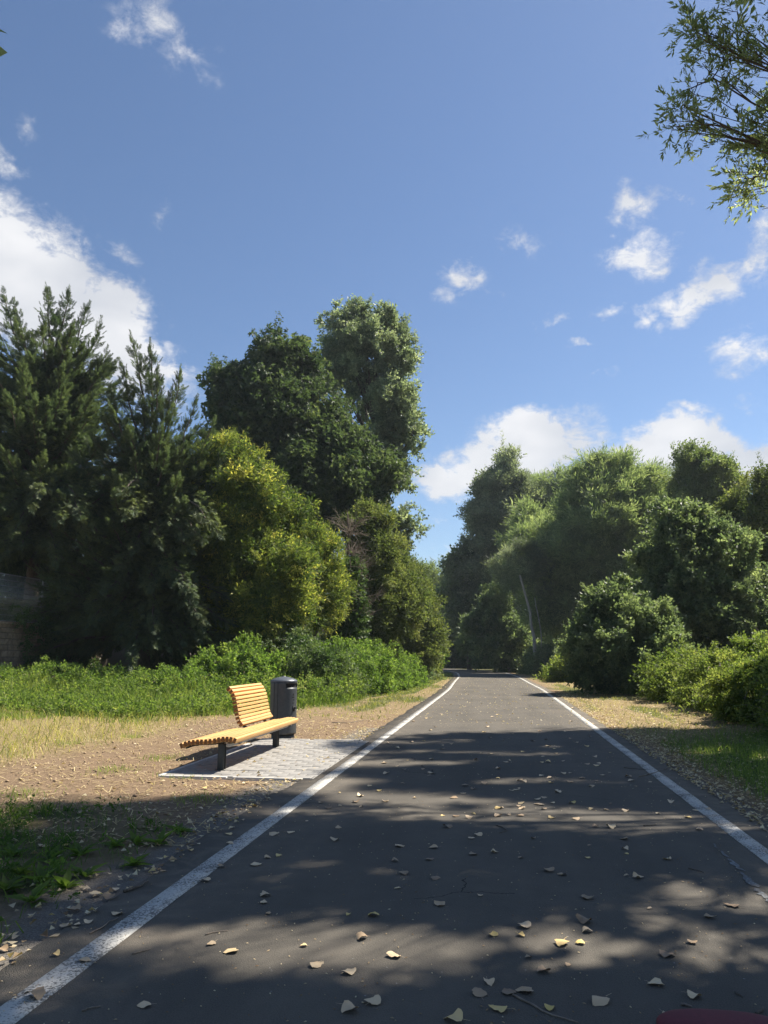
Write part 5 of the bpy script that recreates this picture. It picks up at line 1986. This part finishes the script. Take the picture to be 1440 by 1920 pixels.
# ------------------------------------------------------------------ fallen leaves, one by one
def fallen_leaf_mesh(seed):
    r = np.random.default_rng(seed)
    # deltoid poplar leaf: half widths along the midrib
    ts = np.array([0, .10, .25, .42, .60, .78, .92, 1.0])
    hw = np.array([.10, .38, .47, .45, .37, .25, .11, .0]) * r.uniform(.75, 1.1)
    curl, bow, tw = r.uniform(-.15, .75), r.uniform(-.5, .55), r.normal(0, .5)
    V_, F_ = [], []
    for t, w_ in zip(ts, hw):
        for s_ in (-1, -.5, 0, .5, 1):
            wl = w_ * (1 + .12 * r.normal()) if abs(s_) == 1 else w_
            x_ = s_ * wl
            zc = curl * (x_ ** 2) * 1.6 + bow * (t - .4) ** 2 + tw * x_ * (t - .4) + r.normal(0, .022)
            V_.append((x_, t, zc))
    for a_ in range(len(ts) - 1):
        for b_ in range(4):
            F_.append([a_ * 5 + b_, a_ * 5 + b_ + 1, a_ * 5 + b_ + 6, a_ * 5 + b_ + 5])
    k = len(V_)
    dz = r.uniform(-.05, .1)
    px_ = r.normal(0, .12)
    V_ += [(-.014, 0, 0), (.014, 0, 0), (.009 + px_, -.42, dz), (-.009 + px_, -.42, dz)]
    F_.append([k, k + 1, k + 2, k + 3])
    V_ = np.array(V_)
    V_[:, 1] -= .4
    V_[:, 2] -= V_[:, 2].min()
    if seed % 3 == 2:                    # lying face down
        V_[:, 2] = V_[:, 2].max() - V_[:, 2]
    me_o = mesh_np('fallen_leaf', V_, np.array(F_), M['dead_leaf'], smooth=True)
    me = me_o.data
    bpy.data.objects.remove(me_o)
    return me


LEAF = [fallen_leaf_mesh(q) for q in range(24)]
z8 = [(355, 1010), (435, 1070), (465, 1005), (530, 998), (620, 1065), (393, 967), (597, 925), (690, 900), (410, 788), (513, 790), (525, 758), (755, 740), (762, 776), (668, 822), (738, 820), (542, 873), (40, 868), (812, 1040), (1020, 972), (1160, 1020), (1063, 1095), (1060, 865), (1155, 818), (1220, 722), (1310, 680), (995, 688), (762, 650), (910, 565), (950, 573), (617, 548), (670, 562), (193, 575), (362, 640), (75, 557), (52, 612), (210, 675), (513, 499), (412, 478), (560, 426), (188, 460), (58, 455), (40, 510), (170, 505), (327, 425), (354, 413), (762, 499), (770, 451), (905, 465), (910, 483), (902, 428), (1064, 504), (1183, 392), (853, 384), (793, 381), (722, 353), (628, 348), (335, 333), (262, 273), (592, 300), (600, 272), (575, 280), (633, 293), (600, 316), (645, 246), (700, 214), (778, 230), (778, 315), (832, 317), (905, 323), (848, 295), (707, 294), (512, 340), (466, 337), (432, 313), (510, 305), (480, 246), (590, 190), (625, 216), (672, 182), (592, 141), (672, 136), (797, 210), (928, 210), (945, 230), (997, 214), (917, 195), (845, 178), (800, 154), (850, 103), (790, 119), (460, 140), (405, 107), (370, 108), (376, 220), (332, 240), (303, 228), (115, 273), (178, 180), (88, 132), (48, 155), (50, 86), (270, 342), (240, 382), (335, 485), (265, 1110), (1170, 320), (1215, 318), (1076, 289), (700, 52), (560, 60), (640, 90), (520, 100), (300, 60), (220, 90), (150, 60), (760, 80)]
z7 = [(545, 855), (130, 822), (317, 687), (208, 665), (438, 510), (240, 553), (290, 550), (330, 540), (410, 448), (435, 415), (278, 492), (450, 370), (770, 386), (832, 333), (862, 245), (715, 272), (622, 295), (858, 210), (870, 188), (960, 325), (1002, 299), (1045, 290), (1257, 232), (1150, 160), (1088, 205), (1028, 211), (1233, 112), (1270, 186), (1272, 54), (1355, 108), (1387, 30), (1423, 47), (993, 440), (990, 467), (1005, 508), (793, 622), (868, 650), (1140, 630), (1185, 702), (1307, 730), (1357, 602), (1307, 512), (1400, 515), (1310, 870), (1395, 842), (910, 157), (668, 145), (750, 115), (615, 48), (900, 78), (765, 38), (250, 250), (160, 250), (325, 415), (355, 435), (60, 595), (10, 640), (275, 360), (115, 130), (300, 125), (480, 120)]
spots = [(720 + a_ / 2, 1360 + b_ / 2) for a_, b_ in z8] + [(a_ / 2, 1460 + b_ / 2) for a_, b_ in z7]
r = np.random.default_rng(90)
for q in range(45):                        # more leaves further along the path
    spots.append((r.uniform(760, 1120), r.uniform(1290, 1385)))
for q in range(50):
    yq = r.uniform(1385, 1540)
    spots.append((r.uniform(930 - (yq - 1228) * 1.25, 930 + (yq - 1228) * 1.25), yq))
named = {
    (1063, 1095): 'bright yellow curled leaf in front of the dark red bag', (1160, 1020): 'pale oval leaf on the dark asphalt above the dark red bag',
    (513, 790): 'yellow heart-shaped leaf in the nearest patch of sunlight', (690, 900): 'curled leaf just below the nearest band of sunlight',
    (1060, 865): 'brown boat-shaped leaf right of the nearest sunlight band', (1310, 680): 'brown leaf near the right line, beside the small sun fleck',
    (435, 1070): 'pointed leaf nearest the camera, below the leafy twig', (265, 1110): 'leaf cut off by the bottom edge of the picture',
}
named7 = {(545, 855): 'single leaf alone on the dark asphalt near the left line', (130, 822): 'leaf lying on the near end of the left white line',
          (317, 687): 'leaf lying at the right edge of the left white line', (438, 510): 'pale leaf on the asphalt margin left of the white line',
          (868, 650): 'yellowish leaf in the left part of the nearest sunlight band'}
for q, (px, py) in enumerate(spots):
    c_ = gr(px, py)
    dx = c_[0] - cx_at(c_[1])
    on = -2.3 < dx < 2.24
    zz2 = .003 if on else float(ground_h(np.array([c_[0]]), np.array([c_[1]]))[0]) + .012
    if on and (abs(abs(dx + .0) - 1.97) < .1):
        zz2 = .006
    if PAD[0] < c_[0] < PAD[1] and PAD[2] < c_[1] < PAD[3]:
        zz2 = .010
    o = bpy.data.objects.new('fallen_leaf', LEAF[r.integers(0, len(LEAF))])
    COL.objects.link(o)
    s_ = r.choice([r.uniform(.032, .055), r.uniform(.055, .09)], p=[.3, .7])
    o.location = (c_[0], c_[1], zz2)
    o.scale = (s_, s_, s_ * r.uniform(.7, 1.1))
    o.rotation_euler = (r.normal(0, .08), r.normal(0, .08), r.uniform(0, 6.28))
    key8 = z8[q] if q < len(z8) else None
    key7 = z7[q - len(z8)] if len(z8) <= q < len(z8) + len(z7) else None
    if key8 in named:
        tag(o, named[key8], 'leaf', 'fallen leaves on the asphalt')
    elif key7 in named7:
        tag(o, named7[key7], 'leaf', 'fallen leaves on the asphalt')
    elif on:
        tag(o, 'dry pale fallen leaf lying among others on the asphalt', 'leaf', 'fallen leaves on the asphalt')
    else:
        tag(o, 'dry pale fallen leaf lying on the soil left of the path' if dx < 0 else 'dry pale fallen leaf lying on the right verge', 'leaf', 'fallen leaves beside the path')


def stick(name, label, pts, rad, mat='twig', group=None):
    P3 = []
    for (px, py) in pts:
        c2 = gr(px, py)
        on = -2.3 < c2[0] - cx_at(c2[1]) < 2.24
        z_ = rad * .9 + .001 if on else float(ground_h(np.array([c2[0]]), np.array([c2[1]]))[0]) + .015
        P3.append((c2[0], c2[1], z_))
    P3 = np.array(P3)
    k = np.linspace(0, len(P3) - 1, 7)
    pth = np.stack([np.interp(k, np.arange(len(P3)), P3[:, e]) for e in range(3)], -1)
    pth[1:-1, :2] += r.normal(0, .004, (5, 2))
    t = MB()
    t.tube(pth, np.linspace(rad, rad * .5, 7), 6)
    return tag(t.build(name, M[mat], None, smooth=True), label, 'twig', group)


stick('twig', 'dark stick lying on the gravel between weeds and asphalt', [(232, 1674), (255, 1667), (278, 1655)], .010, 'bark')
stick('twig', 'thin pale twig lying across the right white line', [(1198, 1457), (1225, 1451), (1252, 1441), (1270, 1437)], .006)
stick('twig', 'twig lying on the asphalt near the left white line, below the sunlight band', [(248, 1790), (265, 1786), (283, 1780)], .004)
stick('twig', 'thin twig on the asphalt above the left sunlight band', [(385, 1754), (405, 1749), (428, 1746)], .0035)
stick('twig', 'short twig at the bottom left of the asphalt', [(153, 1897), (170, 1892), (188, 1888)], .004)
stick('twig', 'dark thick twig piece at the bottom right corner', [(1418, 1904), (1425, 1899), (1431, 1892)], .007, 'bark')
stick('twig', 'pale thin stick lying just above the dark red bag', [(1277, 1886), (1287, 1888), (1297, 1890)], .006)
stick('twig', 'short dark twig right of the pale oval leaf', [(1378, 1862), (1386, 1867), (1393, 1872)], .004, 'bark')
stick('twig', 'dark twig on the asphalt left of the paint smear', [(1291, 1629), (1305, 1632), (1319, 1637)], .004, 'bark')
stick('twig', 'short dark twig in the middle of the shaded asphalt near the right line', [(1206, 1549), (1218, 1549), (1230, 1547)], .005, 'bark')
stick('twig', 'crooked twig in the middle of the path beyond the near leaves', [(930, 1548), (942, 1552), (952, 1558), (936, 1563)], .005, 'bark')
stick('twig', 'dark twig lying beside the pale twig on the right line', [(1170, 1440), (1190, 1442), (1212, 1444)], .005, 'bark')
stick('twig', 'thin twig in the soil at the far left', [(10, 1578), (35, 1590), (60, 1592)], .006)
stick('twig', 'bent twig lying on the soil right of the litter bin', [(622, 1353), (655, 1355), (690, 1349)], .010)
stick('twig', 'twig running from the pale leaf on the asphalt margin', [(168, 1752), (188, 1742), (205, 1730), (222, 1722)], .004)
# the leafy twig near the camera
lt = stick('leafy_twig', 'thin broken twig with dry leaves at the bottom of the picture', [(962, 1867), (990, 1882), (1020, 1897), (1050, 1910), (1085, 1920)], .005)

# ------------------------------------------------------------------ dark red bag at the bottom edge: unidentified, its build is invented
bc = gr(1352, 1921, .0)
top_p = at(1355, 1906, 3.42)
HB = float(top_p[2])
form = empty('form', (float(top_p[0]), 3.40, 0), 'unidentified dark red rounded bag at the bottom right edge of the picture', 'form')
u_, v_ = np.meshgrid(np.linspace(-math.pi / 2, math.pi / 2, 17), np.linspace(0, 2 * math.pi, 33)[:-1], indexing='ij')
sp = lambda t, e: np.sign(t) * np.abs(t) ** e
bx_ = .25 * sp(np.cos(u_), .6) * sp(np.cos(v_), .75)
by_ = .13 * sp(np.cos(u_), .6) * sp(np.sin(v_), .75)
bz_ = HB / 2 * sp(np.sin(u_), .8) + HB / 2
Vb = np.stack([bx_ + top_p[0], by_ + 3.40, bz_], -1).reshape(-1, 3)
m_ = 32
i, j = np.meshgrid(np.arange(16), np.arange(m_), indexing='ij')
Qb = np.stack([i * m_ + j, i * m_ + (j + 1) % m_, (i + 1) * m_ + (j + 1) % m_, (i + 1) * m_ + j], -1).reshape(-1, 4)
mesh_np('body', Vb, Qb, M['maroon'], form, smooth=True)
t = MB()
an = np.linspace(R(20), R(160), 14)
t.tube(np.stack([top_p[0] + .24 * np.cos(an), np.full(14, 3.272), HB * .45 + HB * .36 * np.sin(an)], -1), .004, 5)
t.build('zip', M['zip'], form)  # invented seam line on the unidentified thing
t = MB()
t.box((top_p[0], 3.262, HB * .32), (.26, .03, HB * .42))
t.build('front_block', M['maroon'], form, bevel=.012)  # invented front part, nothing known of it


# ------------------------------------------------------------------ young tree just left of the frame, its leaf tips reach in
def sapling_left():
    r = np.random.default_rng(95)
    base = (-2.62, 2.05)
    root = empty('hazel_sapling', (*base, 0), 'leafy sapling beside the camera whose leaf tips touch the left edge', 'tree')
    t = MB()
    s_ = np.linspace(0, 1, 12)[:, None]
    tk = np.array([*base, -.05]) * (1 - s_) + np.array([-2.25, 2.0, 4.6]) * s_ + np.cumsum(r.normal(0, .012, (12, 3)), 0)
    t.tube(tk, .024 * (1.15 - s_[:, 0]), 8)
    V0, T0 = leaf_shape(1, .66, .2)
    Vs, Ts, tn, k = [], [], [], 0

    def leaf(p0, d, l_):
        nonlocal k
        Mx = rot_from(np.asarray(d, dtype=float)[None], np.array([r.normal(0, .5)]))[0]
        Vs.append(V0 * l_ @ Mx.T + p0)
        Ts.append(T0 + k)
        tn.append(np.full(len(V0), np.clip(.6 + r.normal(0, .15), 0, 1)))
        k += len(V0)

    def limit(p_):
        """left border of the view at this depth and height"""
        return -(.70 + .055 * max(0, p_[2] - 1.4)) * p_[1] - .03

    def shoot(st_, e, nl, inside):
        s2 = np.linspace(0, 1, 8)[:, None]
        ln = np.linalg.norm(e - st_)
        pth = st_ * (1 - s2) + e * s2 + np.array([0, 0, 1]) * np.sin(s2 * math.pi) * .10 * ln + r.normal(0, .012, (8, 3)) * s2 * (1 - s2) * 4
        t.tube(pth, np.linspace(.007, .002, 8), 5, cap=False)
        tg = unit(np.gradient(pth, axis=0))
        for q in range(nl):
            u_ = .2 + .75 * q / nl
            i_ = min(int(u_ * 7), 6)
            sd = unit(np.cross(tg[i_], np.array([0, 0, 1.0]))) * (1 if q % 2 else -1)
            p0 = pth[i_] + (pth[i_ + 1] - pth[i_]) * (u_ * 7 - i_)
            l_ = r.uniform(.055, .095)
            dl = unit(tg[i_] * .6 + sd * .9 + np.array([0, 0, -.25]) + r.normal(0, .15, 3))
            if (p0 + dl * l_)[0] < limit(p0) and p0[0] < limit(p0):
                leaf(p0, dl, l_)
        if inside:
            leaf(pth[-1], unit(tg[-1] + np.array([0, 0, -.5])), .085)
    tips = [at(9, 62, 2.0), at(7, 100, 2.05), at(8, 632, 2.0), at(12, 672, 2.1), at(4, 700, 2.05), at(6, 1108, 2.0)]
    for e in tips:
        d = unit(np.array([1.0, 0, -.35]))
        e = e - d * .075
        i_ = int(np.clip((e[2] - .25) / 4.65 * 11, 1, 10))
        shoot(tk[i_], e, 8, True)
    for q in range(34):
        i_ = r.integers(2, 12)
        a_ = r.uniform(R(75), R(285))
        ln = r.uniform(.25, .6)
        e = tk[i_] + np.array([math.cos(a_) * ln, math.sin(a_) * ln, r.uniform(-.05, .3)])
        if e[0] < limit(e) - .1:
            shoot(tk[i_], e, 8, True)
    mesh_np('crown', np.vstack(Vs), np.vstack(Ts), M['darkgreen'], root, np.concatenate(tn))
    t.build('trunk', M['bark'], root, smooth=True)


sapling_left()
print('tris', sum(len(o.data.polygons) for o in S.objects if o.type == 'MESH'))


# ------------------------------------------------------------------ air: thin haze added to lift the dark trees
hz = MB()
hz.box((0, 60, 18.5), (1500, 1500, 40))
hm = bpy.data.materials.new('haze')
hm.use_nodes = True
hm.node_tree.nodes.clear()
ho = hm.node_tree.nodes.new('ShaderNodeOutputMaterial')
pv = hm.node_tree.nodes.new('ShaderNodeVolumePrincipled')
pv.inputs['Color'].default_value = (.80, .90, 1.0, 1)
pv.inputs['Density'].default_value = .00038
pv.inputs['Anisotropy'].default_value = .3
hm.node_tree.links.new(pv.outputs[0], ho.inputs['Volume'])
tag(hz.build('haze', hm), 'thin haze added to lift the dark trees, over the whole scene', 'haze', kind='stuff')
